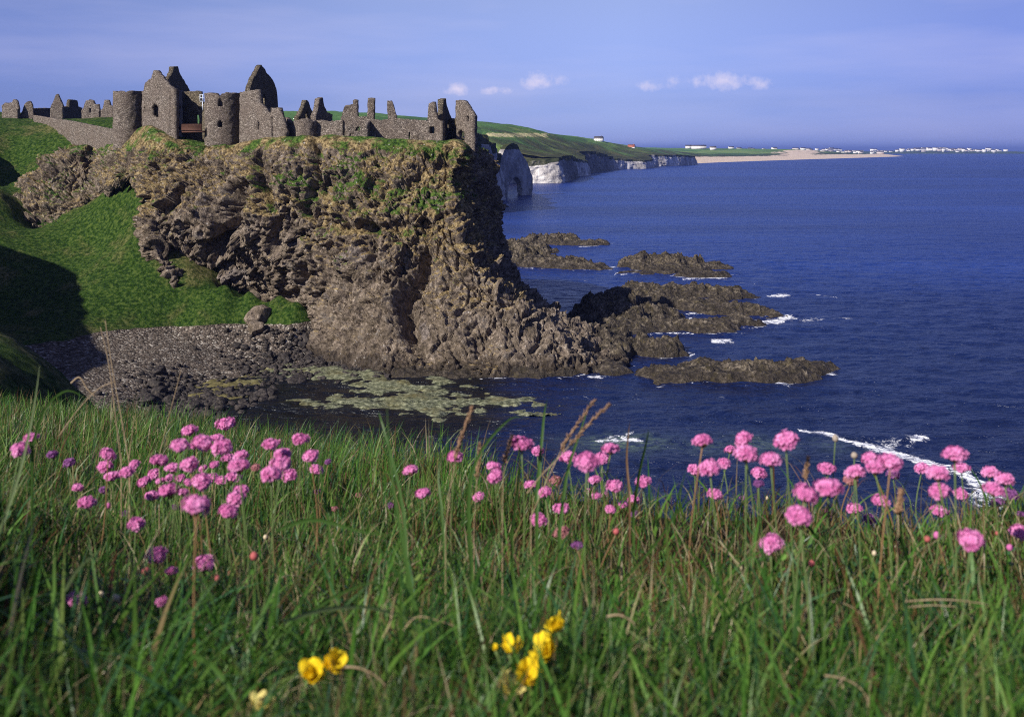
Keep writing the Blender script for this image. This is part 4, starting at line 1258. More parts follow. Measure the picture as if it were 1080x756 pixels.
ruin('court_gable', [('gable', [wall((53, 250), (66, 250), [(53, 114), (56.5, 106), (58.4, 99.5), (61, 99), (62.4, 104), (65, 110), (66, 113)], 37, .9, (), .2, .26, False, 34)], None),
                     ('side_wall', [wall((65, 250.6), (87, 262), [(0, 113), (.35, 113), (.4, 105.5), (.75, 106), (.8, 113), (1, 114)], 37, .8, (), .2, .26, False, 35, hole_mode='t')], M_STONE2)],
     'pointed chimney gable of the outer court, tallest of the ruins left of the towers', 'ruined gable', group=G2)
ruin('court_ruin', [(None, [wall((86, 250), (104, 249), [(86, 117), (89, 112), (90, 106.5), (97, 105), (98, 110), (103, 110.5), (104, 118)], 37, .9, [(95, 3, 114, 119)], .25, .26, False, 36)], None)], 'jagged ruin with a gap, second stump left of the left round tower', 'ruined wall', group=G2)
ruin('court_ruin', [(None, [wall((106, 249), (119.5, 248), [(106, 116), (109, 113), (109.6, 105.4), (114, 105.6), (115, 111), (118, 112), (119.5, 120)], 36.5, .9, (), .25, .26, False, 37)], None)], 'upright ruin stump nearest to the left round tower', 'ruined wall', group=G2)

# ================================================================== FAR HOUSES
M_WHITE = NT('white_render'); M_WHITE = M_WHITE.done((.80, .78, .74), .8)
M_PALE = NT('weathered_render'); M_PALE = M_PALE.done((.52, .46, .42), .8)
M_SLATE = NT('slate_roof'); M_SLATE = M_SLATE.done((.10, .09, .095), .8)
M_RED = NT('red_tile_roof'); M_RED = M_RED.done((.36, .12, .07), .8)
M_GLASS = NT('dark_window'); M_GLASS = M_GLASS.done((.03, .035, .045), .2)


def house_parts(w, d, h, rh, chim=True):
    body = MB()
    body.box((-w / 2, -d / 2, -1), (w / 2, d / 2, h))
    body.add([(-w / 2, -d / 2, h), (-w / 2, d / 2, h), (-w / 2, 0, h + rh)], (), [(0, 2, 1)])
    body.add([(w / 2, -d / 2, h), (w / 2, d / 2, h), (w / 2, 0, h + rh)], (), [(0, 1, 2)])
    roof = MB(); o = .4; k = rh / (d / 2)
    for s in (-1, 1):
        a = [(-w / 2 - o, s * (d / 2 + o), h - o * k + .15), (w / 2 + o, s * (d / 2 + o), h - o * k + .15), (w / 2 + o, 0, h + rh + .15), (-w / 2 - o, 0, h + rh + .15)]
        b = [(x, y, z + .3) for x, y, z in a]
        roof.add(a + b, [(0, 1, 2, 3), (4, 7, 6, 5), (0, 4, 5, 1), (1, 5, 6, 2), (2, 6, 7, 3), (3, 7, 4, 0)])
    if chim: roof.box((w * .3, -.6, h + rh * .6), (w * .3 + 1.2, .6, h + rh + 1.6))
    win = MB()
    nst = max(1, int(h // 3))
    for st in range(nst):
        for i in range(int(w // 4)):
            x = -w / 2 + 2 + i * 4; win.box((x - .6, -d / 2 - .05, st * 3 + .9), (x + .6, -d / 2 + .1, st * 3 + 2.3))
    return body, roof, win


def far_house(loc, rz, w, d, h, rh, roofm, label, grp=None, parts=True):
    b, r, wi = house_parts(w, d, h, rh)
    o = empty('house', loc); o.rotation_euler = (0, 0, rz)
    link('wall', b.mesh('wall', M_WHITE), o); link('roof', r.mesh('roof', roofm), o); link('windows', wi.mesh('window', M_GLASS), o).name = 'window'
    tag(o, label, 'house', grp)
    return o


def on_land(px, Y):
    return float(np.maximum(HILL(np.array([PX(px, Y)]), np.array([Y]))[0], 3))


for px, py, Y, w, d, h, rh, rm, rz, lab in [(631.5, 149.5, 2150, 17, 11, 6, 4, M_SLATE, -.3, 'white house alone on the brow of the chalk headland'), (666, 158.2, 2350, 15, 10, 6, 5, M_RED, -.4, 'white house with a red roof on the lower slope above the chalk cliffs'),
                                            (726, 156.5, 3100, 16, 10, 5, 4, M_SLATE, -.2, 'white bungalow in the dip left of the long white terrace'), (737, 157, 3300, 44, 12, 7, 4, M_SLATE, -.1, 'long white terrace on the shore road above the dunes'),
                                            (752, 158, 3300, 18, 12, 6, 4, M_SLATE, 0, 'small white house just right of the long white terrace')]:
    q = P(px, py, Y)
    far_house(q, rz, w, d, h, rh, rm, lab)

TOWN = []
_tm = []
for (w, d, h, rh) in [(26, 14, 9, 5), (46, 16, 14, 5), (70, 16, 12, 5), (34, 16, 20, 4), (22, 13, 8, 6)]:
    b, r, wi = house_parts(w, d, h, rh, False)
    mb = MB(); [mb.add(v, (), ()) for v in ()]
    me = b.mesh('town_house', M_WHITE)
    _tm.append((b, r))
TM = []
for b, r in _tm:
    vb, vr = np.vstack(b.v), np.vstack(r.v)
    me = make_mesh('town_house', np.vstack([vb, vr]), np.vstack(b.q + [q + len(vb) for q in r.q]), np.vstack(b.t) if b.t else None, M_WHITE, False)
    me.materials.append(M_SLATE)
    if len(TM) in (1, 4): me.materials[0] = M_PALE
    nb = sum(len(q) for q in b.q); mi = np.zeros(len(me.polygons), int); mi[nb:nb + sum(len(q) for q in r.q)] = 1
    me.polygons.foreach_set('material_index', mi.astype(np.int32)); TM.append(me)
r5 = np.random.default_rng(8)
for k in range(120):
    px = r5.choice([r5.uniform(955, 1075), r5.uniform(955, 1062), r5.uniform(820, 960)])
    Y = r5.uniform(8700, 9300); X_ = PX(px, Y)
    zz = float(np.interp(px, [800, 850, 900, 940, 960, 1000, 1040, 1062, 1085], [14, 22, 18, 14, 20, 26, 16, 16, 8])) * r5.uniform(.5, 1.1)
    o = link('town_house', TM[r5.integers(5)], None, (X_, Y, zz)); o.rotation_euler = (0, 0, r5.uniform(-.5, .5)); s = r5.uniform(.8, 1.35); o.scale = (s, s, s)
    tag(o, 'tiny white building of the seaside town along the horizon', 'house', 'white buildings of the town on the horizon')
for k in range(56):
    px = r5.uniform(760, 940); Y = r5.uniform(4700, 5600); X_ = PX(px, Y)
    zz = on_land(px, Y)
    o = link('town_house', TM[r5.choice([0, 0, 4, 4, 1])], None, (X_, Y, zz + 1)); o.rotation_euler = (0, 0, r5.uniform(-.6, .6)); s = r5.uniform(.5, .9); o.scale = (s, s, s)
    tag(o, 'tiny white house on the ridge behind the sand dunes', 'house', 'white houses behind the dunes')

# ================================================================== THE FLOWERY TURF AT THE CAMERA'S FEET
_apx = (np.array([-300, 0, 150, 300, 400, 500, 600, 700, 850, 1080, 1400]) - 540) / F
_Srow = np.array([425, 428, 444, 468, 487, 515, 531, 538, 543, 548, 552])
_E = np.array([9.0, 9.0, 8.0, 6.5, 4.2, 2.7, 2.2, 2.0, 1.9, 1.85, 1.85])


def near_z(x, y):
    """height of the near turf (absolute)"""
    x = np.asarray(x, float); y = np.asarray(y, float)
    a = np.clip(x / np.maximum(y, .7), -.7, .75)
    E = np.interp(a, _apx, _E); Sr = np.interp(a, _apx, _Srow)
    dE = (Sr - HZ) / F * E
    t = np.clip((y - .7) / (E - .7), 0, 1)
    d = .45 + (dE - .45) * t ** 1.05 + np.maximum(y - E, 0) * 1.45
    # turf bank on the left, outside the frame and at its edge
    rid = np.exp(-(seg_dist(x, y, [(-.62, -.5), (-.50, .30), (-.60, .95)]) / .15) ** 2)
    rid2 = np.exp(-(seg_dist(x, y, [(-.62, .9), (-.70, 1.35), (-.86, 1.7)]) / .14) ** 2)
    d = d - np.maximum(.225 * rid, .07 * rid2)
    q = N3(x, y, 0)
    d = d - .045 * fbm(q / .35, 3) * sstep(.2, .8, y) - .10 * fbm(q / 1.9 + 7, 2) * sstep(1.5, 3.5, y)
    return EYE - d


xs = np.concatenate([np.arange(-9, -2.0, .12), np.arange(-2.0, 2.0, .03), np.arange(2.0, 6.01, .12)])
ys = np.concatenate([np.arange(-2.5, .3, .15), np.arange(.3, 3.0, .03), np.arange(3.0, 15, .10)])
X, Y = np.meshgrid(xs, ys)
Zn = near_z(X, Y)
m = NT('turf_soil')
_n = m.noise(38, 5, .7); _n2 = m.noise(6, 4, .6)
_c = m.mix(m.smooth(_n2, .35, .65), m.ramp(_n, [(.35, (.006, .007, .003)), (.55, (.022, .022, .008)), (.7, (.06, .05, .022))]), m.ramp(_n, [(.35, (.008, .005, .003)), (.55, (.04, .024, .013)), (.7, (.11, .07, .038))]))
M_SOIL = m.done(_c, .95, m.bump(_n, 1, .02), spec=.1)
tag(link('near_ground', make_mesh('near_ground', np.stack([X, Y, Zn], -1).reshape(-1, 3), grid_quads(*X.shape), None, M_SOIL, True)), kind='structure')


def blade_material(name, rough=.45, trans=.35):
    m = NT(name)
    col = m.attr('tint', 'Color')
    b = m.bsdf
    m.l.new(col, b.inputs['Base Color']); b.inputs['Roughness'].default_value = rough; b.inputs['Specular IOR Level'].default_value = .35
    tr = m.n.new('ShaderNodeBsdfTranslucent'); m.l.new(col, tr.inputs['Color'])
    mx = m.n.new('ShaderNodeMixShader'); mx.inputs[0].default_value = trans
    m.l.new(b.outputs[0], mx.inputs[1]); m.l.new(tr.outputs[0], mx.inputs[2]); m.l.new(mx.outputs[0], m.out.inputs[0])
    return m.mat


M_BLADE = blade_material('grass_blade', .4, .42)
M_LEAF = blade_material('herb_leaf', .5, .25)
rg = np.random.default_rng(21)


def blades(base, h, w, phi, bend, face, col, nseg=4):
    """ribbon blades; returns verts, quads, colours"""
    n = len(base)
    t = np.linspace(0, 1, nseg + 1)
    ct = t[None, :, None]
    dirv = np.stack([np.cos(phi), np.sin(phi), np.zeros(n)], -1)[:, None]
    H = h[:, None, None]; B = bend[:, None, None]
    ang = B * ct                                              # tangent angle from the vertical grows along the blade
    # integrate a constant-curvature arc
    sB = np.where(np.abs(B) < 1e-3, 1e-3, B)
    pos = base[:, None] + dirv * H * (1 - np.cos(ang)) / sB + np.array([0, 0, 1.0]) * H * np.sin(ang) / sB
    side = np.stack([np.cos(face), np.sin(face), np.zeros(n)], -1)[:, None]
    ww = w[:, None, None] * np.maximum(1 - ct ** 2.2, .04) * (.65 + .35 * np.minimum(1, ct * 4)) * .5
    V = np.stack([pos - side * ww, pos + side * ww], 2)        # n, t, 2, 3
    k = np.arange(n)[:, None] * (nseg + 1) * 2 + np.arange(nseg)[None] * 2
    Q = np.stack([k, k + 1, k + 3, k + 2], -1).reshape(-1, 4)
    C = np.repeat(col[:, None, :], (nseg + 1) * 2, 1).reshape(n, nseg + 1, 2, 4)
    return V.reshape(-1, 3), Q, C.reshape(-1, 4)


PAL = np.array([(.032, .100, .012), (.065, .165, .022), (.115, .230, .038), (.045, .125, .044), (.15, .22, .050), (.24, .18, .080), (.40, .33, .19), (.135, .062, .030), (.17, .115, .048)])


def pick_cols(n, p, dryness=None):
    k = rg.choice(len(PAL), n, p=np.array(p) / sum(p))
    c = PAL[k] * rg.uniform(.75, 1.25, (n, 1))
    return np.concatenate([c, np.ones((n, 1))], 1)


def sample_turf(n, y0, y1, a0=-.60, a1=.56):
    y = np.exp(rg.uniform(np.log(y0), np.log(y1), n)); a = rg.uniform(a0, a1, n)
    E = np.interp(a, _apx, _E)
    keep = y < E + .9
    y, a = y[keep], a[keep]
    return a * y, y, a, E[keep]


V_, Q_, C_, off = [], [], [], 0


def put(base, h, w, phi, bend, face, col, nseg=4):
    global off
    v, q, c = blades(base, h, w, phi, bend, face, col, nseg)
    V_.append(v); Q_.append(q + off); C_.append(c); off += len(v)


# 1 short dense turf
x, y, a, E = sample_turf(135000, .50, 10.5)
clump = fbm(N3(x, y, 0) / .16, 2); clump2 = fbm(N3(x, y, 4) / .6, 2)
far = sstep(1.6, 4, y)
h = rg.uniform(.030, .075, len(x)) * (1 + .6 * clump) * (1 + .9 * far) * (1 + .5 * sstep(1.1, .7, y))
col = pick_cols(len(x), [3, 4, 3, 2.5, 1.8, 1.3, .9, 1.0, 1.2])
dryp = sstep(.05, .5, clump2 + .35 * sstep(.0, .25, a) * sstep(.7, 1.1, y))
dcol = pick_cols(len(x), [1, 1.6, 1.4, .8, 1.6, 1.4, 1.0, 2.2, 1.6])
sel = rg.random(len(x)) < dryp * .75
col[sel] = dcol[sel]
keep = rg.random(len(x)) < .25 + .75 * sstep(-.30, .10, fbm(N3(x, y, 14) / .11, 2))      # bare, dark gaps between the tussocks
x, y, h, col, far = x[keep], y[keep], h[keep], col[keep], far[keep]
col[:, :3] *= (.95 + .55 * fbm(N3(x, y, 8) / .25, 2))[:, None].clip(.55, 1.4)
put(np.stack([x, y, near_z(x, y) - .006], -1), np.maximum(h, .018), rg.uniform(.0012, .0026, len(x)) * (1 + .5 * far), rg.uniform(0, 2 * PI, len(x)), np.abs(rg.normal(.7, .45, len(x))), rg.uniform(0, PI, len(x)), col, 3)
# 2 longer green grass, in tufts
x, y, a, E = sample_turf(46000, .52, 10.5)
tuft = fbm(N3(x, y, 9) / .22, 2)
k = rg.random(len(x)) < sstep(-.25, .35, tuft + .5 * (a < -.02) * (y > 1.5) + .3 * (y < 1.1) - .35 * (a > .12) * (y > 1.1))
x, y, a = x[k], y[k], a[k]
far = sstep(1.6, 4, y)
h = rg.uniform(.07, .15, len(x)) * (1 + .35 * far) * np.where((a > .05) & (y > 1.0), .55, 1) * np.where((y > 1.0) & (y < 2.2), .72, 1) * np.where((a < -.15) & (y < 1.1), .75, 1)
col = pick_cols(len(x), [3, 4, 3.2, 3, 2.2, .8, .9, .4, .6])
col[:, :3] *= (.95 + .6 * fbm(N3(x, y, 18) / .3, 2))[:, None].clip(.5, 1.4)
put(np.stack([x, y, near_z(x, y) - .006], -1), h, rg.uniform(.0018, .0036, len(x)) * (1 + .4 * far), rg.normal(.2, 1.3, len(x)), np.abs(rg.normal(.85, .6, len(x))), rg.uniform(0, PI, len(x)), col, 5)
# 3 pale dead stems and brown thatch lying through it
x, y, a, E = sample_turf(6500, .5, 8)
h = rg.uniform(.05, .14, len(x))
col = pick_cols(len(x), [0, 0, 0, 0, .4, 2, 2.4, 2.4, 1.6])
put(np.stack([x, y, near_z(x, y) + rg.uniform(0, .03, len(x))], -1), h, rg.uniform(.0009, .002, len(x)), rg.uniform(0, 2 * PI, len(x)), rg.uniform(1.1, 2.2, len(x)), rg.uniform(0, PI, len(x)), col, 4)
# broad arching blades close to the camera and scattered further out
x, y, a, E = sample_turf(7600, .50, 2.2)
k = (rg.random(len(x)) < np.where(y < 1.0, 1, .35)) & (fbm(N3(x, y, 33) / .2, 2) > -.25)
x, y, a = x[k], y[k], a[k]
put(np.stack([x, y, near_z(x, y) - .006], -1), rg.uniform(.08, .19, len(x)) * np.where(y > 1.0, .7, 1), rg.uniform(.0032, .0062, len(x)), rg.uniform(0, 2 * PI, len(x)), np.clip(rg.normal(1.3, .55, len(x)), .2, 2.4), rg.uniform(0, PI, len(x)), pick_cols(len(x), [3, 5, 5, 3, 1.5, .06, .06, .15, .1]), 7)
# 4 grass on the bank left of the frame (it throws the shade on the lower left)
n = 9000
x = rg.uniform(-1.35, -.55, n); y = rg.uniform(-.4, 1.9, n)
k = (x < -.50 * np.maximum(y, .1) - .02) & (x > -1.0) & (y < 1.6); x, y = x[k], y[k]
put(np.stack([x, y, near_z(x, y) - .006], -1), rg.uniform(.045, .085, len(x)), rg.uniform(.002, .0036, len(x)), rg.normal(.2, 1.2, len(x)), np.abs(rg.normal(.7, .4, len(x))), rg.uniform(0, PI, len(x)), pick_cols(len(x), [3, 4, 3, 3, 1.5, 1, .8, .8, .8]), 4)
# 5 the same turf carried on to both sides of the view
n = 130000
x = rg.uniform(-4.2, 4.6, n); y = rg.uniform(-.5, 3.4, n)
a = x / np.maximum(y, .7); E = np.interp(np.clip(a, -.7, .75), _apx, _E)
k = (y < E + .6) & ((np.abs(a + .02) > .55) | (y < .5)) & (np.hypot(x, y) > .42)
x, y = x[k], y[k]
put(np.stack([x, y, near_z(x, y) - .006], -1), rg.uniform(.035, .085, len(x)) * (1 + .5 * fbm(N3(x, y, 0) / .16, 2)), rg.uniform(.002, .004, len(x)), rg.uniform(0, 2 * PI, len(x)), np.abs(rg.normal(.8, .5, len(x))), rg.uniform(0, PI, len(x)), pick_cols(len(x), [3, 4, 3, 2.5, 1.8, 1.0, .8, .9, 1.0]), 3)
gm = make_mesh('turf_grass', np.concatenate(V_), np.concatenate(Q_), None, M_BLADE, True, None, {'tint': np.concatenate(C_)})
tag(link('turf_grass', gm), 'green and straw-coloured clifftop grass filling the near ground', None, None, 'stuff')

# small herb leaves close to the soil
x, y, a, E = sample_turf(7000, .52, 1.5)
k = rg.random(len(x)) < sstep(-.1, .3, fbm(N3(x, y, 2) / .14, 2) + .2 * (y < .95)); x, y = x[k], y[k]; n = len(x)
base = np.stack([x, y, near_z(x, y) + rg.uniform(.004, .05, n)], -1)
L = rg.uniform(.006, .014, n); ph = rg.uniform(0, 2 * PI, n); tl = rg.normal(0, .5, n)
u = np.stack([np.cos(ph) * np.cos(tl), np.sin(ph) * np.cos(tl), np.sin(tl)], -1); s_ = np.stack([-np.sin(ph), np.cos(ph), rg.normal(0, .3, n)], -1)
prof = np.array([(0, 0), (.3, .30), (.65, .36), (1, .05)])
V = []
for (t, w_) in prof: V += [base + u * (L * t)[:, None] - s_ * (L * w_)[:, None], base + u * (L * t)[:, None] + s_ * (L * w_)[:, None]]
V = np.stack(V, 1)
kk = np.arange(n)[:, None] * 8 + np.arange(3)[None] * 2
Q = np.stack([kk, kk + 1, kk + 3, kk + 2], -1).reshape(-1, 4)
cl = np.repeat(pick_cols(n, [3, 4, 4, 2, 1, .3, .2, .4, .5])[:, None], 8, 1)
tag(link('herb_leaves', make_mesh('herb_leaves', V.reshape(-1, 3), Q, None, M_LEAF, True, None, {'tint': cl.reshape(-1, 4)})), 'small green herb leaves low in the turf', None, None, 'stuff')


# ------------------------------------------------------------------ single blades, stalks and straws
def ribbon(path, w, col, mat=None):
    path = np.asarray(path, float); n = len(path)
    b = path[0]; path = path - b
    d = np.gradient(path, axis=0); d /= np.linalg.norm(d, axis=1)[:, None]
    s = np.cross(d, [0, 1.0, .25]); s /= np.linalg.norm(s, axis=1)[:, None] + 1e-9
    t = np.linspace(0, 1, n)
    ww = w * np.maximum(1 - t ** 2.4, .05) * (.6 + .4 * np.minimum(1, t * 5)) * .5
    keel = np.cross(s, d) * (ww * .45)[:, None]
    V = np.stack([path - s * ww[:, None], path + keel, path + s * ww[:, None]], 1).reshape(-1, 3)
    Q = []
    for i in range(n - 1): Q += [(i * 3, i * 3 + 1, i * 3 + 4, i * 3 + 3), (i * 3 + 1, i * 3 + 2, i * 3 + 5, i * 3 + 4)]
    me = make_mesh('grass_blade', V, Q, None, mat or M_BLADE, True, None, {'tint': np.tile([*col, 1], (len(V), 1))})
    return me, b


def px_path(pts, Y, n=14, root=True, Yend=None):
    """pts (px, row) from root to tip; depth runs from Y to Yend"""
    Yend = Y if Yend is None else Yend
    p = catmull(np.array(pts, float), n)
    ds = np.linspace(Y, Yend, n)
    out = np.array([P(a, b, c) for (a, b), c in zip(p, ds)])
    return out


def to_ground(path):
    """carry the root straight down into the turf"""
    r = path[0].copy(); g = float(near_z(r[0], r[1])) - .01
    if r[2] > g + .004:
        m_ = np.linspace(0, 1, 5)[:-1, None]
        path = np.concatenate([np.array([r[0], r[1], g]) * (1 - m_) + r * m_, path])
    return path


LONG = [([(500, 640), (494, 530), (505, 480), (536, 443), (552, 441)], 1.15, 7, 'g', 'long green grass blade arching to the right over the dark sea'),
        ([(447, 690), (428, 590), (413, 500), (408, 430)], .85, 8, 'g', 'upright grass blade crossing the pale weed beds'),
        ([(522, 669), (548, 610), (575, 571), (600, 540)], .85, 7, 'g', 'slanting green blade left of the purple-brown thrift'),
        ([(566, 520), (570, 480), (574, 436), (578, 418)], 1.25, 6, 'g', 'thin upright blade just left of the ball-shaped thrift pair'),
        ([(590, 560), (598, 500), (612, 455), (622, 425)], 1.25, 6, 'g', 'thin upright blade beside the central thrift clump'),
        ([(664, 520), (661, 485), (663, 455), (665, 440)], 1.5, 4, 'b', 'thin brown blade standing right of the central clump'),
        ([(668, 540), (674, 500), (682, 465), (684, 452)], 1.45, 5, 'g', 'green blade leaning right beside the lone thrift over the sea'),
        ([(290, 560), (330, 548), (380, 560), (420, 565)], .95, 7, 'g', 'bent blade lying across the middle turf'),
        ([(300, 655), (340, 643), (385, 640), (420, 647), (436, 640)], .80, 8, 'p', 'pale green blade lying flat to the right, below the middle of the turf'),
        ([(270, 690), (320, 650), (372, 620), (440, 603)], .85, 7, 'g', 'long blade slanting up to the right across the middle turf'),
        ([(430, 610), (424, 530), (404, 450), (398, 432)], 1.1, 6, 'g', 'faint tall blade at the edge of the left slope'),
        ([(56, 700), (62, 640), (82, 600), (112, 575)], .88, 9, 'p', 'pale blade curving out of the dark bank at lower left'),
        ([(0, 690), (30, 655), (62, 620), (98, 590)], .95, 6, 'd', 'dim blade slanting through the shade at the left edge'),
        ([(200, 690), (222, 700), (245, 730), (255, 756)], .72, 13, 'g', 'broad dark grass blade drooping at the bottom left'),
        ([(130, 700), (175, 660), (205, 640), (240, 620)], .85, 7, 'g', 'green blade rising to the right below the left clump'),
        ([(676, 756), (690, 720), (705, 690), (728, 660)], .75, 8, 'g', 'bright blade at the bottom middle, right of the yellow flowers'),
        ([(610, 740), (622, 700), (634, 655), (640, 615)], .80, 7, 'g', 'upright blade right of the yellow flowers'),
        ([(650, 620), (690, 575), (720, 530), (735, 500)], 1.1, 5, 'g', 'blade slanting up beneath the upright thrift trio'),
        ([(924, 756), (935, 700), (950, 660), (975, 625)], .78, 7, 'g', 'green blade low on the right side'),
        ([(748, 690), (770, 650), (800, 628), (838, 612)], .80, 8, 'g', 'arched blade in the right-hand turf'),
        ([(0, 560), (20, 500), (34, 440), (42, 385)], 1.2, 6, 'p', 'blurred pale blade rising at the left edge over the knoll'),
        ([(34, 470), (48, 430), (70, 412), (90, 420)], 1.3, 5, 'g', 'bent blade at far left below the dark gully'),
        ([(470, 600), (466, 540), (462, 500), (470, 470)], 1.2, 5, 'g', 'upright blade between the lone middle thrifts'),
        ([(540, 560), (545, 520), (548, 490), (545, 455)], 1.2, 5, 'g', 'blade standing behind the ball-shaped thrift'),
        ([(350, 600), (345, 540), (338, 500), (336, 470)], 1.15, 5, 'g', 'thin blade beside the right end of the left clump'),
        ([(760, 600), (775, 560), (782, 530), (780, 505)], 1.15, 4, 'g', 'thin blade among the stems of the upright thrift group'),
        ([(960, 600), (950, 560), (952, 520), (960, 500)], 1.1, 4, 'g', 'thin blade between the two right-hand clumps')]
TINT = {'g': (.065, .14, .028), 'p': (.15, .21, .085), 'd': (.04, .075, .02), 'b': (.17, .10, .05)}
for pts, Yd, wpx, tn, lab in LONG:
    pth = px_path(pts, Yd, 14, True, Yd * random.uniform(.9, 1.08))
    if abs(pts[1][0] - pts[0][0]) < abs(pts[1][1] - pts[0][1]): pth = to_ground(pth)
    me, b = ribbon(pth, wpx * .68 / F * Yd, TINT[tn])
    tag(link('long_grass', me, None, b), lab, 'grass blade', 'long single grass blades', 'thing')

M_STRAW = NT('dry_straw'); _n = M_STRAW.noise(60, 3, .6)
M_STRAW = M_STRAW.done(M_STRAW.ramp(_n, [(.3, (.20, .14, .075)), (.7, (.38, .29, .18))]), .7)
M_SEED = NT('brown_seed_head'); _n = M_SEED.noise(180, 3, .6)
M_SEED = M_SEED.done(M_SEED.ramp(_n, [(.3, (.16, .085, .045)), (.7, (.36, .23, .14))]), .8)


def stalk(name, pts, Yd, rpx, lab, cat, grp, mat, ground=True, tip=None):
    p = px_path(pts, Yd, 16)
    if ground and abs(pts[1][0] - pts[0][0]) < .5 * abs(pts[1][1] - pts[0][1]): p = to_ground(p)
    b = p[0].copy(); n = len(p)
    v, q, t = tube(p - b, np.linspace(.62, .35, n) * rpx / F * Yd, 6)
    me = make_mesh(name, v, q, t, mat, True)
    if tip is None:
        o = link(name, me, None, b)
    else:
        o = empty(name, b); link('stem', me, o)
        k = int(n * .62); mb = MB(); r2 = np.random.default_rng(int(pts[0][0]))
        seg = catmull(p[k:] - b, 46)
        dd = np.gradient(seg, axis=0); dd /= np.linalg.norm(dd, axis=1)[:, None]
        for i in range(46):
            for s in range(3):                             # overlapping pointed spikelets
                ax = dd[i] + r2.normal(size=3) * .32; ax /= np.linalg.norm(ax)
                sd = np.cross(ax, r2.normal(size=3)); sd /= np.linalg.norm(sd); s2 = np.cross(ax, sd)
                Ls, Ws = .0062, .00075 * tip * (1 - .5 * i / 46)
                c = seg[i] + sd * Ws * 1.1
                vv = [c, c + ax * Ls * .45 + sd * Ws, c + ax * Ls * .45 - sd * Ws * .5 + s2 * Ws * .87, c + ax * Ls * .45 - sd * Ws * .5 - s2 * Ws * .87, c + ax * Ls]
                mb.add(vv, (), [(0, 2, 1), (0, 3, 2), (0, 1, 3), (4, 1, 2), (4, 2, 3), (4, 3, 1)])
        link('seed_head', mb.mesh('seed_head', M_SEED), o)
    tag(o, lab, cat, grp)


for pts, Yd, r, lab in [([(128, 490), (122, 440), (115, 385), (106, 345)], 1.6, 1.1, 'tall dry stalk over the shingle beach, left of the pair'), ([(137, 492), (128, 440), (118, 385), (111, 338)], 1.6, 1.2, 'tall dry stalk over the shingle beach, right of the pair'),
                        ([(136, 484), (139, 460), (142, 438)], 1.6, .9, 'short dry stalk at the foot of the tall pair'), ([(62, 460), (84, 430), (104, 410), (122, 402)], 1.5, 1.0, 'pale dry stalk leaning right towards the tall pair'),
                        ([(168, 480), (178, 440), (186, 410), (191, 390)], 1.7, .9, 'dry stalk alone left of the seaweed beds'), ([(75, 404), (84, 398), (92, 410), (100, 418)], 1.6, 1.5, 'thick bent dry stem in front of the dark gully')]:
    stalk('dry_stalk', pts, Yd, r, lab, 'dry stalk', 'dry stalks on the left slope', M_STRAW)
for pts, Yd, r, tipw, lab in [([(470, 560), (476, 510), (484, 470), (497, 432)], 1.2, 1.0, 1.5, 'brown grass seed head leaning right between the middle thrifts'), ([(530, 540), (531, 505), (534, 480), (540, 462)], 1.25, 1.0, 1.3, 'short rusty seed head left of the ball-shaped thrift'),
                              ([(556, 520), (572, 500), (590, 482), (616, 452), (641, 428)], 1.2, 1.0, 1.2, 'brown seed head arching up to the right over the sea'), ([(560, 545), (580, 500), (600, 460), (626, 424)], 1.25, 1.0, 1.2, 'slender brown seed head beside the arching one'),
                              ([(846, 560), (848, 520), (850, 500), (852, 485)], 1.15, .9, 1.0, 'brown seed head left of the largest right-hand thrift'), ([(946, 600), (947, 560), (948, 535), (950, 520)], 1.0, 1.0, 1.8, 'broad straw-coloured seed head low in the right-hand turf'),
                              ([(500, 560), (502, 520), (504, 495), (506, 470)], 1.3, .9, 1.0, 'thin seed head between two middle thrifts')]:
    stalk('grass_seed_head', pts, Yd, r, lab, 'seed head', 'brown grass seed heads', M_STRAW, True, tipw)
for pts, Yd, r, lab in [([(640, 650), (652, 648), (664, 653), (670, 660), (668, 676)], .82, 2.2, 'hooked pale straw right of the upper yellow flower'), ([(362, 703), (378, 704), (396, 712), (408, 724)], .75, 2.6, 'white straw end right of the yellow cluster'),
                        ([(955, 634), (985, 632), (1012, 633), (1042, 637)], .90, 1.6, 'long straw lying level in the right-hand turf'), ([(958, 640), (985, 638), (1010, 640)], .90, 1.3, 'second straw lying just under the long level one'),
                        ([(870, 712), (892, 716), (910, 728), (918, 748)], .75, 2.2, 'brown curved straw at the bottom right'), ([(1030, 740), (1050, 732), (1068, 724)], .76, 1.8, 'short straw in the bottom right corner'),
                        ([(878, 634), (895, 638), (912, 650)], .92, 1.4, 'curved straw left of the long level one'), ([(404, 672), (412, 655), (414, 640), (416, 630)], .80, 1.5, 'dead bent stem by the pale green flat blade'),
                        ([(425, 665), (440, 650), (465, 655), (480, 660)], .85, 1.4, 'dead straw above the middle of the turf')]:
    p = px_path(pts, Yd, 12)
    gz = near_z(p[:, 0], p[:, 1]); 
    b = p[0].copy(); v, q, t = tube(p - b, np.linspace(.62, .3, 12) * r / F * Yd, 6)
    tag(link('straw', make_mesh('straw', v, q, t, M_STRAW, True), None, b), lab, 'straw')

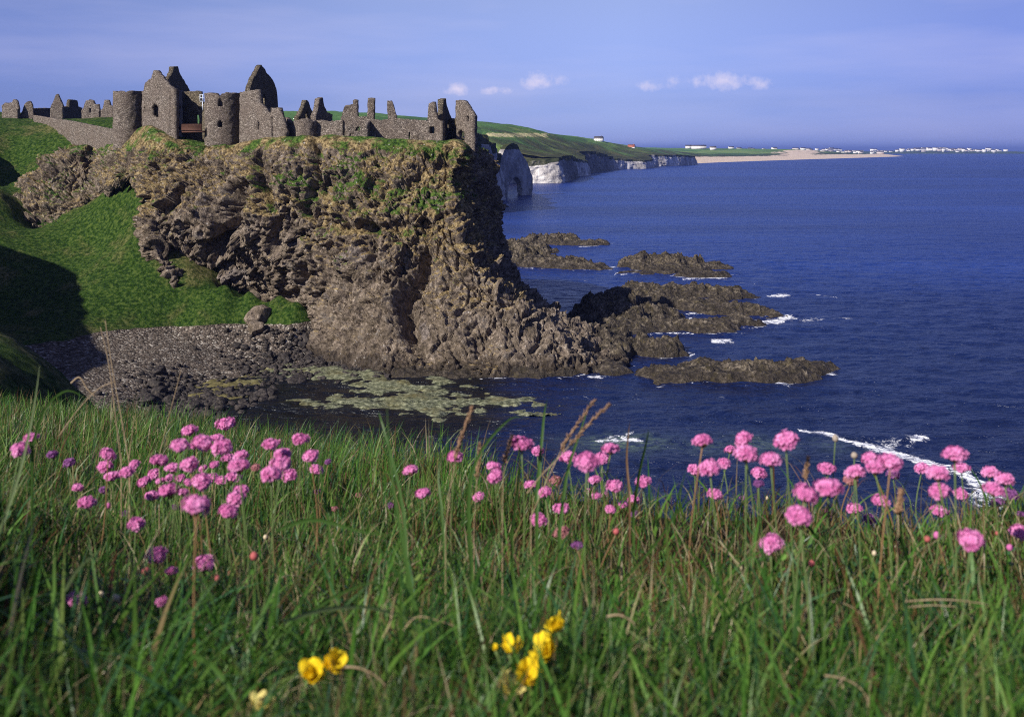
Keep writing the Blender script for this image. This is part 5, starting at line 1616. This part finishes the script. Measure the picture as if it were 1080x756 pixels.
# ------------------------------------------------------------------ thrift
def petal_mat(name, c0, c1, trans=.3):
    m = NT(name)
    v = m.attr('shade')
    n = m.n.new('ShaderNodeObjectInfo')
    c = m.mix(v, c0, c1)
    c = m.mix(m.math('MULTIPLY', n.outputs['Random'], .35), c, c0)
    m.put(m.bsdf.inputs['Base Color'], c); m.bsdf.inputs['Roughness'].default_value = .6; m.bsdf.inputs['Specular IOR Level'].default_value = .15
    tr = m.n.new('ShaderNodeBsdfTranslucent'); m.l.new(c, tr.inputs['Color'])
    mx = m.n.new('ShaderNodeMixShader'); mx.inputs[0].default_value = trans
    m.l.new(m.bsdf.outputs[0], mx.inputs[1]); m.l.new(tr.outputs[0], mx.inputs[2]); m.l.new(mx.outputs[0], m.out.inputs[0])
    return m.mat


M_PINK = petal_mat('thrift_pink', (.55, .10, .32, 1), (.92, .42, .72, 1))
M_PURPLE = petal_mat('thrift_mauve', (.16, .05, .17, 1), (.34, .13, .34, 1))
M_DULL = petal_mat('thrift_fading', (.34, .12, .14, 1), (.55, .28, .28, 1))
M_CALYX = NT('papery_bract').done((.30, .16, .10), .8)
M_STEM = NT('flower_stem').done((.10, .15, .045), .6)
M_STEM2 = NT('rusty_stem').done((.21, .12, .055), .6)
M_CREAM = NT('cream_bud').done((.55, .45, .30), .7)
M_RUST = NT('rosy_bud').done((.36, .085, .085), .7)
M_GREYB = NT('withered_bud').done((.30, .25, .20), .8)


def head_mesh(seed, flat, mat):
    r = np.random.default_rng(seed)
    V, Q, Sh = [], [], []
    nf = 46
    i = np.arange(nf) + .5
    zc = 1 - i / nf * 1.42                                 # from the crown to below the equator
    th = PI * (1 + 5 ** .5) * i
    for k in range(nf):
        s = math.sqrt(max(0, 1 - zc[k] ** 2))
        d = np.array([s * math.cos(th[k]), s * math.sin(th[k]), zc[k]]) + r.normal(size=3) * .10
        d /= np.linalg.norm(d)
        R = r.uniform(.62, 1.0)
        c = d * R * np.array([1, 1, flat])
        u = np.cross(d, [.3, .2, .9]); u /= np.linalg.norm(u); w = np.cross(d, u)
        fr = r.uniform(.24, .40); spin = r.uniform(0, 6.3); shade = r.uniform(.25, 1)
        for p in range(5):
            a_ = spin + p * 2 * PI / 5
            e = u * math.cos(a_) + w * math.sin(a_); g = -u * math.sin(a_) + w * math.cos(a_)
            b = len(V)
            cup = r.uniform(.05, .14)
            V += [c - d * .05, c + e * fr * .55 + g * fr * .36 + d * cup * .6, c + e * fr * 1.0 + g * fr * .26 + d * cup, c + e * fr * .93 + d * cup * 1.1, c + e * fr * 1.0 - g * fr * .26 + d * cup, c + e * fr * .55 - g * fr * .36 + d * cup * .6]
            Q += [(b, b + 1, b + 2, b + 3), (b, b + 3, b + 4, b + 5)]
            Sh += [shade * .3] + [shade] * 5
    # inner cushion
    nl, nm = 7, 12
    b = len(V)
    for a_ in range(nl):
        ph = PI * a_ / (nl - 1) * .82
        for c_ in range(nm):
            t = 2 * PI * c_ / nm
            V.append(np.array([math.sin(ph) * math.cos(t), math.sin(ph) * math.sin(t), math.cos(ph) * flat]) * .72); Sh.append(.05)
    for a_ in range(nl - 1):
        for c_ in range(nm):
            Q.append((b + a_ * nm + c_, b + (a_ + 1) * nm + c_, b + (a_ + 1) * nm + (c_ + 1) % nm, b + a_ * nm + (c_ + 1) % nm))
    return make_mesh('flower_head', np.array(V), Q, None, mat, False, {'shade': np.array(Sh)})


def lathe(prof, n=10):
    V = [(r * math.cos(2 * PI * j / n), r * math.sin(2 * PI * j / n), z) for r, z in prof for j in range(n)]
    Q = [(i * n + j, i * n + (j + 1) % n, (i + 1) * n + (j + 1) % n, (i + 1) * n + j) for i in range(len(prof) - 1) for j in range(n)]
    return V, Q


HEADS = {'p': [head_mesh(s, f, M_PINK) for s, f in ((1, .62), (2, .74), (3, .86), (4, .68))], 'm': [head_mesh(5, .7, M_PURPLE)], 'f': [head_mesh(6, .75, M_DULL)]}
_v, _q = lathe([(.12, -.75), (.34, -.62), (.60, -.42), (.72, -.18), (.5, -.1)])
CALYX = make_mesh('bracts', _v, _q, None, M_CALYX, True)
_v, _q = lathe([(.02, -1.0), (.42, -.85), (.72, -.45), (.80, 0), (.66, .45), (.36, .80), (.02, .95)])
BUDS = {k: make_mesh('bud', _v, _q, None, mt, True) for k, mt in (('c', M_CREAM), ('r', M_RUST), ('g', M_GREYB), ('b', M_PINK))}
for k, b in BUDS.items(): b.attributes.new('shade', 'FLOAT', 'POINT').data.foreach_set('value', np.full(len(b.vertices), .3, np.float32))

CL = 'bright pink thrift head packed in the dense clump on the left slope'
CG = 'thrift in the dense left clump'
MG, RG = 'thrift in the central clump', 'thrift in the right-hand clumps'
ML = 'pink thrift head crowded in the central clump above the sea line'
# (px, row, width in photo pixels, kind, label, group)
THRIFT = [
    (200, 454, 17, 'p', 'thrift head at the top left of the left clump, second highest', CG), (238, 447, 21, 'p', 'highest thrift of the left clump, on a yellow stem', CG), (190, 470, 21, 'p', CL, CG), (213, 467, 22, 'p', CL, CG), (230, 463, 16, 'p', CL, CG), (234, 472, 22, 'p', CL, CG),
    (286, 468, 18, 'p', 'lone thrift head right of the left clump, left of two at the same height', CG), (317, 463, 18, 'p', 'lone thrift head right of the left clump, the higher of two', CG), (328, 481, 18, 'p', 'upper thrift of the pair at the right end of the left clump', CG), (334, 495, 15, 'p', 'lower thrift of the pair at the right end of the left clump', CG),
    (346, 487, 8, 'm', 'tiny mauve thrift beside the pair at the right end of the left clump', CG),
    (298, 479, 19, 'p', 'top thrift of the tight four-head bunch right of the left clump', CG), (296, 490, 22, 'p', 'middle thrift of the tight four-head bunch right of the left clump', CG), (286, 501, 22, 'p', 'lower left thrift of the tight four-head bunch', CG), (305, 501, 17, 'p', 'lower right thrift of the tight four-head bunch', CG),
    (270, 493, 10, 'f', 'dull orange fading thrift between the left clump and the four-head bunch', CG),
    (114, 479, 17, 'p', 'highest of the four thrifts left of the dense clump', CG), (111, 492, 17, 'p', 'second of the four thrifts left of the dense clump', CG), (118, 502, 17, 'p', 'lowest of the four thrifts left of the dense clump', CG), (134, 498, 17, 'p', CL, CG), (142, 490, 12, 'p', CL, CG), (152, 508, 14, 'p', CL, CG),
    (168, 485, 18, 'p', CL, CG), (163, 500, 14, 'p', CL, CG), (169, 507, 11, 'p', CL, CG), (182, 493, 16, 'p', CL, CG), (200, 490, 20, 'p', CL, CG), (214, 494, 10, 'p', CL, CG), (226, 490, 11, 'p', CL, CG), (240, 483, 14, 'p', CL, CG), (254, 480, 17, 'p', CL, CG), (252, 491, 23, 'p', CL, CG),
    (247, 503, 16, 'p', CL, CG), (235, 506, 15, 'p', CL, CG), (213, 508, 21, 'p', CL, CG), (224, 504, 14, 'p', CL, CG), (179, 504, 11, 'p', CL, CG), (190, 504, 11, 'p', CL, CG), (199, 509, 11, 'p', CL, CG), (178, 517, 21, 'p', CL, CG), (160, 523, 16, 'p', CL, CG), (193, 519, 12, 'p', CL, CG),
    (207, 533, 29, 'p', 'widest thrift head at the lower front of the left clump', CG), (254, 517, 17, 'p', 'upper of the three thrifts at the lower right of the left clump', CG), (249, 526, 20, 'p', 'middle of the three thrifts at the lower right of the left clump', CG), (241, 539, 21, 'p', 'lowest of the three thrifts at the lower right of the left clump', CG),
    (92, 530, 19, 'p', 'thrift on a long stem against the dark bank', CG), (82, 514, 12, 'p', 'small thrift above the one on a long stem by the dark bank', CG), (73, 488, 14, 'm', 'purplish thrift left of the four left thrifts', CG), (55, 479, 12, 'm', 'blurred purplish thrift near the two at the left edge', CG), (21, 474, 20, 'p', 'lower thrift of the two at the left edge', CG), (33, 461, 16, 'p', 'upper thrift of the two at the left edge', CG),
    (114, 533, 7, 'b', 'tiny pink bud right of the thrift by the dark bank', CG), (109, 517, 10, 'm', 'small mauve thrift under the four left thrifts', CG), (143, 553, 19, 'p', 'flat thrift head below the left clump', CG), (133, 542, 10, 'm', 'dark mauve thrift just above the flat head below the left clump', CG), (185, 535, 10, 'm', 'dull mauve thrift low in the left clump', CG),
    (165, 585, 22, 'p', 'left of the two large low thrifts under the left clump', CG), (154, 602, 11, 'r', 'dark red bud under the left large low thrift', CG), (181, 602, 14, 'p', 'smaller thrift between the two large low ones', CG), (215, 594, 23, 'p', 'right of the two large low thrifts under the left clump', CG), (81, 632, 22, 'p', 'lowest thrift at far left, behind a pale blade', CG), (170, 634, 14, 'p', 'lowest small thrift under the large low pair', CG),
    (268, 586, 11, 'r', 'rosy bud right of the large low thrifts', CG), (280, 566, 6, 'c', 'tiny cream bud above the rosy bud', CG), (122, 630, 10, 'c', 'round cream bud right of the lowest left thrift', CG), (107, 626, 7, 'c', 'smaller cream bud just right of the lowest left thrift', CG), (229, 609, 8, 'r', 'small rosy bud under the right large low thrift', CG), (83, 694, 8, 'r', 'dull bud deep in the shade at lower left', CG),
    (353, 537, 9, 'f', 'faded thrift right of the left clump, low in the grass', CG), (335, 518, 8, 'm', 'tiny mauve thrift below the right end pair', CG), (378, 522, 7, 'f', 'tiny faded thrift between the left and middle thrifts', CG), (205, 643, 7, 'r', 'small rosy bud below the large low thrifts', CG),
    (433, 496, 17, 'p', 'lone thrift, upper of two on the dry edge left of the middle', MG), (446, 520, 16, 'p', 'lone thrift, lower of two on the dry edge left of the middle', MG), (480, 482, 17, 'p', 'lone thrift under the brown leaning seed head', MG), (521, 492, 17, 'p', 'upper of two thrifts touching each other left of the ball-shaped one', MG), (522, 503, 18, 'p', 'lower of two thrifts touching each other left of the ball-shaped one', MG),
    (505, 524, 13, 'p', 'small thrift below and left of the touching two', MG), (550, 468, 24, 'p', 'large ball-shaped thrift standing over the sea, left of the central clump', MG), (567, 476, 14, 'p', 'smaller thrift right of the large ball-shaped one', MG), (560, 511, 15, 'p', 'thrift below the large ball-shaped one', MG), (586, 507, 13, 'f', 'fading thrift left under the central clump', MG), (575, 519, 15, 'p', ML, MG),
    (599, 482, 18, 'p', 'left end thrift of the central clump', MG), (619, 487, 26, 'p', 'largest thrift of the central clump', MG), (635, 484, 17, 'p', ML, MG), (644, 473, 19, 'p', 'highest thrift of the central clump, at its right end', MG), (627, 506, 15, 'p', ML, MG), (648, 513, 18, 'p', ML, MG), (621, 518, 9, 'p', ML, MG), (629, 523, 10, 'p', ML, MG), (637, 521, 9, 'p', ML, MG),
    (678, 508, 17, 'p', 'lone thrift right of the central clump', MG), (668, 527, 13, 'p', 'small thrift below the lone one right of the central clump', MG), (657, 532, 11, 'p', ML, MG), (644, 537, 12, 'p', ML, MG), (669, 542, 10, 'm', 'mauve thrift below the lone one right of the central clump', MG), (592, 536, 17, 'p', 'thrift low under the central clump, upper of two', MG), (568, 548, 18, 'p', 'thrift low under the central clump, lower left of two', MG),
    (592, 562, 18, 'f', 'brownish fading thrift on a rusty stem in the turf', MG), (609, 575, 14, 'm', 'mauve thrift beside the brownish fading one', MG), (650, 560, 9, 'r', 'rosy bud right of the brownish fading thrift', MG), (412, 533, 9, 'm', 'tiny purple thrift at the dry edge left of the middle', MG),
    (741, 465, 21, 'p', 'lone round thrift over the sea at the left of the right-hand thrifts', RG), (784, 463, 20, 'p', 'top thrift of the trio over the sea', RG), (770, 474, 13, 'p', 'small left thrift of the trio over the sea', RG), (787, 479, 25, 'p', 'large lower thrift of the trio over the sea', RG), (829, 465, 27, 'p', 'large round thrift on a straight stem right of the trio', RG), (813, 485, 23, 'p', 'thrift on a rusty stem below the large round one', RG),
    (733, 496, 16, 'p', 'left of the three joined thrifts under the lone round one', RG), (749, 494, 23, 'p', 'middle of the three joined thrifts under the lone round one', RG), (763, 489, 15, 'p', 'right of the three joined thrifts under the lone round one', RG), (800, 499, 17, 'p', 'small thrift under the trio', RG), (800, 510, 12, 'm', 'mauve thrift just under the small one below the trio', RG), (754, 521, 17, 'p', 'ragged thrift under the three joined ones', RG), (783, 525, 8, 'm', 'dark mauve bud in the stems under the trio', RG),
    (872, 494, 19, 'p', 'flat-topped thrift above the biggest right-hand head', RG), (850, 521, 26, 'p', 'large thrift left of the biggest right-hand head', RG), (874, 514, 30, 'p', 'biggest thrift head of the right half', RG), (902, 498, 22, 'p', 'thrift right of the biggest right-hand head', RG), (897, 507, 16, 'f', 'orange-tinged thrift right of the biggest right-hand head', RG), (918, 484, 19, 'p', 'left of two high thrifts in front of the white breaker', RG), (939, 487, 24, 'p', 'right of two high thrifts in front of the white breaker', RG), (923, 493, 22, 'p', 'thrift wedged under the two high ones by the breaker', RG), (942, 500, 14, 'm', 'mauve thrift under the right of the two high ones', RG),
    (843, 544, 28, 'p', 'large thrift low on the turf edge, below the biggest head', RG), (871, 543, 14, 'p', 'small flat thrift right of the large low one', RG), (901, 536, 17, 'p', 'thrift under the orange-tinged one', RG), (929, 528, 19, 'p', 'flat thrift under the mauve one by the breaker', RG), (917, 547, 15, 'm', 'purplish thrift low under the two high ones', RG), (813, 573, 25, 'p', 'lowest thrift of the right half, alone in the turf', RG),
    (972, 494, 16, 'p', 'leftmost thrift of the far right clump', RG), (989, 499, 25, 'p', 'wide thrift of the far right clump', RG), (1007, 479, 26, 'p', 'highest thrift of the far right clump', RG), (1014, 493, 18, 'p', 'thrift just under the highest of the far right clump', RG), (991, 519, 23, 'p', 'thrift under the wide one of the far right clump', RG), (1013, 521, 16, 'p', 'thrift right of the one under the wide head', RG), (991, 539, 18, 'p', 'lower thrift in the column of three at far right', RG), (988, 564, 9, 'b', 'narrow closed pink bud under the far right column', RG),
    (1024, 569, 28, 'p', 'large low thrift near the right edge', RG), (1044, 498, 18, 'p', 'upper left thrift of the bunch at the right edge', RG), (1059, 505, 21, 'p', 'upper right thrift of the bunch at the right edge', RG), (1048, 516, 22, 'p', 'middle thrift of the bunch at the right edge', RG), (1066, 521, 16, 'm', 'mauve thrift of the bunch at the right edge', RG), (1052, 530, 15, 'm', 'lowest mauve thrift of the bunch at the right edge', RG), (1077, 542, 10, 'm', 'mauve thrift cut by the right edge', RG), (1075, 561, 20, 'p', 'pink thrift cut by the right edge', RG),
    (1065, 577, 9, 'b', 'pink bud right of the large low thrift', RG), (978, 568, 9, 'r', 'rosy bud left of the narrow closed bud', RG), (1052, 562, 6, 'r', 'orange bud near the right edge', RG), (894, 551, 6, 'c', 'cream bud under the right-hand thrifts', RG), (856, 594, 9, 'r', 'red bud in the turf right of the lowest thrift', RG), (901, 480, 9, 'g', 'grey withered head above the right-hand thrifts', RG), (881, 462, 8, 'g', 'highest withered brown head against the sea', RG), (809, 525, 5, 'c', 'tiny cream bud under the rusty-stemmed thrift', RG), (922, 583, 6, 'c', 'pale pink bud low in the right-hand turf', RG),
]
rt = np.random.default_rng(77)
for (px, row, w, kind, lab, grp) in THRIFT:
    small = kind in BUDS
    D = (.0085 if small else .0205) * rt.uniform(.93, 1.07)
    if not small and w < 13: D *= .66
    Yd = F * D / max(w - 1.5, 4)
    Emax = float(np.interp((px - 540) / F, _apx, _E))
    # keep the stem between a stub and a long scape
    ok = []
    for yy in np.linspace(.80, min(2.6, Emax + .05), 60):
        hd = P(px, row, yy); st = hd[2] - float(near_z(hd[0], yy))
        if (.045 if row < 560 else .085) < st < .21: ok.append(yy)
    Yd = min(ok, key=lambda q: abs(q - Yd)) if ok else min(max(Yd, .85), 1.6)
    hd = P(px, row, Yd)
    rad = (w - .3) / F * Yd * .5 * (1.0 if not small else 1.05)
    bx, by = hd[0] + rt.normal() * .012, hd[1] + rt.normal() * .012
    bz = float(near_z(bx, by)) - .006
    base = np.array([bx, by, bz])
    o = empty('thrift_flower', base)
    tipp = hd - base - np.array([0, 0, rad * .45])
    mid = tipp * .5 + np.array([rt.normal() * .008, rt.normal() * .006, 0])
    path = catmull(np.array([[0, 0, 0], mid, tipp]), 8)
    v, q, t = tube(path, np.full(8, .00082 * (1.0 if not small else .8)), 6)
    link('stem', make_mesh('stem', v, q, t, M_STEM if rt.random() < .84 else M_STEM2, True), o)
    tilt = (rt.normal() * .18, rt.normal() * .18, rt.uniform(0, 6.3))
    if small:
        hb = link('bud', BUDS[kind], o, hd - base)
    else:
        hm = HEADS[kind][rt.integers(len(HEADS[kind]))]
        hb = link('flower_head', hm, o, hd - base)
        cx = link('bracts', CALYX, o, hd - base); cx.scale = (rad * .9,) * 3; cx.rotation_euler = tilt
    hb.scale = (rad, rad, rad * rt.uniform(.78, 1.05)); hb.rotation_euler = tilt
    tag(o, lab, 'thrift', grp)

# ------------------------------------------------------------------ bird's-foot trefoil
M_YEL = petal_mat('trefoil_yellow', (.86, .58, .012, 1), (.95, .76, .03, 1), .3)
M_YEL2 = petal_mat('trefoil_pale', (.70, .58, .16, 1), (.80, .70, .28, 1), .25)


def trefoil_head(seed, n, mat):
    r = np.random.default_rng(seed); mb = MB(); sh = []
    for k in range(n):
        a = 2 * PI * k / n + r.normal() * .2; el = r.uniform(.05, .8) if n > 2 else r.uniform(.3, .9)
        d = np.array([math.cos(a) * math.cos(el), math.sin(a) * math.cos(el), math.sin(el)])
        s = np.cross(d, [0, 0, 1.0]); s /= np.linalg.norm(s) + 1e-9; upv = np.cross(s, d)
        c = d * .50
        # standard petal: rounded shield standing up; two wings folded round the keel
        for (off_, wd, ht, crv) in ((0, .42, .62, .25), (-.13, .22, .42, -.12), (.13, .22, .42, -.12)):
            g = []
            for i, u in enumerate(np.linspace(0, 1, 6)):
                for vv in np.linspace(-1, 1, 5):
                    ww = wd * math.sin(PI * min(1, .12 + .80 * u)) ** .7
                    g.append(c - d * .45 + d * (u * ht * 1.35) + s * (off_ + vv * ww) + upv * (u * ht * (.75 if off_ == 0 else .1) + (1 - vv * vv) * crv * .5 - .05))
            q = [(i * 5 + j, i * 5 + j + 1, (i + 1) * 5 + j + 1, (i + 1) * 5 + j) for i in range(5) for j in range(4)]
            mb.add(g, q); sh += [r.uniform(.2, 1)] * 30
    return mb.mesh('petals', mat, True, {'shade': np.array(sh)})


for k, (px, row, w, Yd, n, mt, lab) in enumerate([(331, 713, 26, .70, 4, M_YEL, 'left half of the wide yellow trefoil cluster at the bottom'), (349, 703, 24, .70, 4, M_YEL, 'right half of the wide yellow trefoil cluster at the bottom'), (537, 687, 22, .80, 3, M_YEL, 'small yellow trefoil at the left of the bottom group'),
                                                  (589, 663, 22, .82, 3, M_YEL, 'highest yellow trefoil of the bottom group'), (578, 689, 27, .80, 4, M_YEL, 'yellow trefoil under the highest one'), (558, 714, 29, .75, 4, M_YEL, 'large yellow trefoil in the middle of the bottom group'), (535, 727, 27, .75, 3, M_YEL2, 'pale lemon trefoil lowest in the bottom group'),
                                                  (272, 748, 24, .70, 3, M_YEL2, 'pale trefoil cut by the bottom edge left of the wide cluster'), (523, 685, 8, .80, 2, M_YEL, 'tiny yellow trefoil bud left of the bottom group')]):
    hd = P(px, row, Yd)
    base = np.array([hd[0] + .004, hd[1] + .02, float(near_z(hd[0], hd[1] + .02)) - .006])
    o = empty('trefoil_flower', base); rad = w / F * Yd * .5
    v, q, t = tube(catmull(np.array([[0, 0, 0], (hd - base) * .5 + np.array([.01, .006, 0]), hd - base - np.array([0, 0, rad * .3])]), 8), .0011, 6)
    link('stem', make_mesh('stem', v, q, t, M_STEM, True), o)
    ph = link('petals', trefoil_head(100 + k, n + (2 if n > 2 else 0), mt), o, hd - base); ph.scale = (rad * 1.65,) * 3; ph.rotation_euler = (.55, 0, k * 1.3)
    mb = MB()
    for j in range(5):
        a = j * 1.26 + k; d = np.array([math.cos(a), math.sin(a), .25]); s = np.array([-math.sin(a), math.cos(a), 0])
        mb.add([d * .1, d * .7 + s * .32, d * 1.25, d * .7 - s * .32], [(0, 1, 2, 3)])
    lf = link('leaf', make_mesh('leaf', np.vstack(mb.v), np.vstack(mb.q), None, M_LEAF, False, None, {'tint': np.tile([.06, .12, .03, 1], (sum(len(z_) for z_ in mb.v), 1))}), o, (hd - base) * .72)
    lf.scale = (rad * .8,) * 3
    tag(o, lab, 'trefoil flower', 'yellow trefoil flowers')
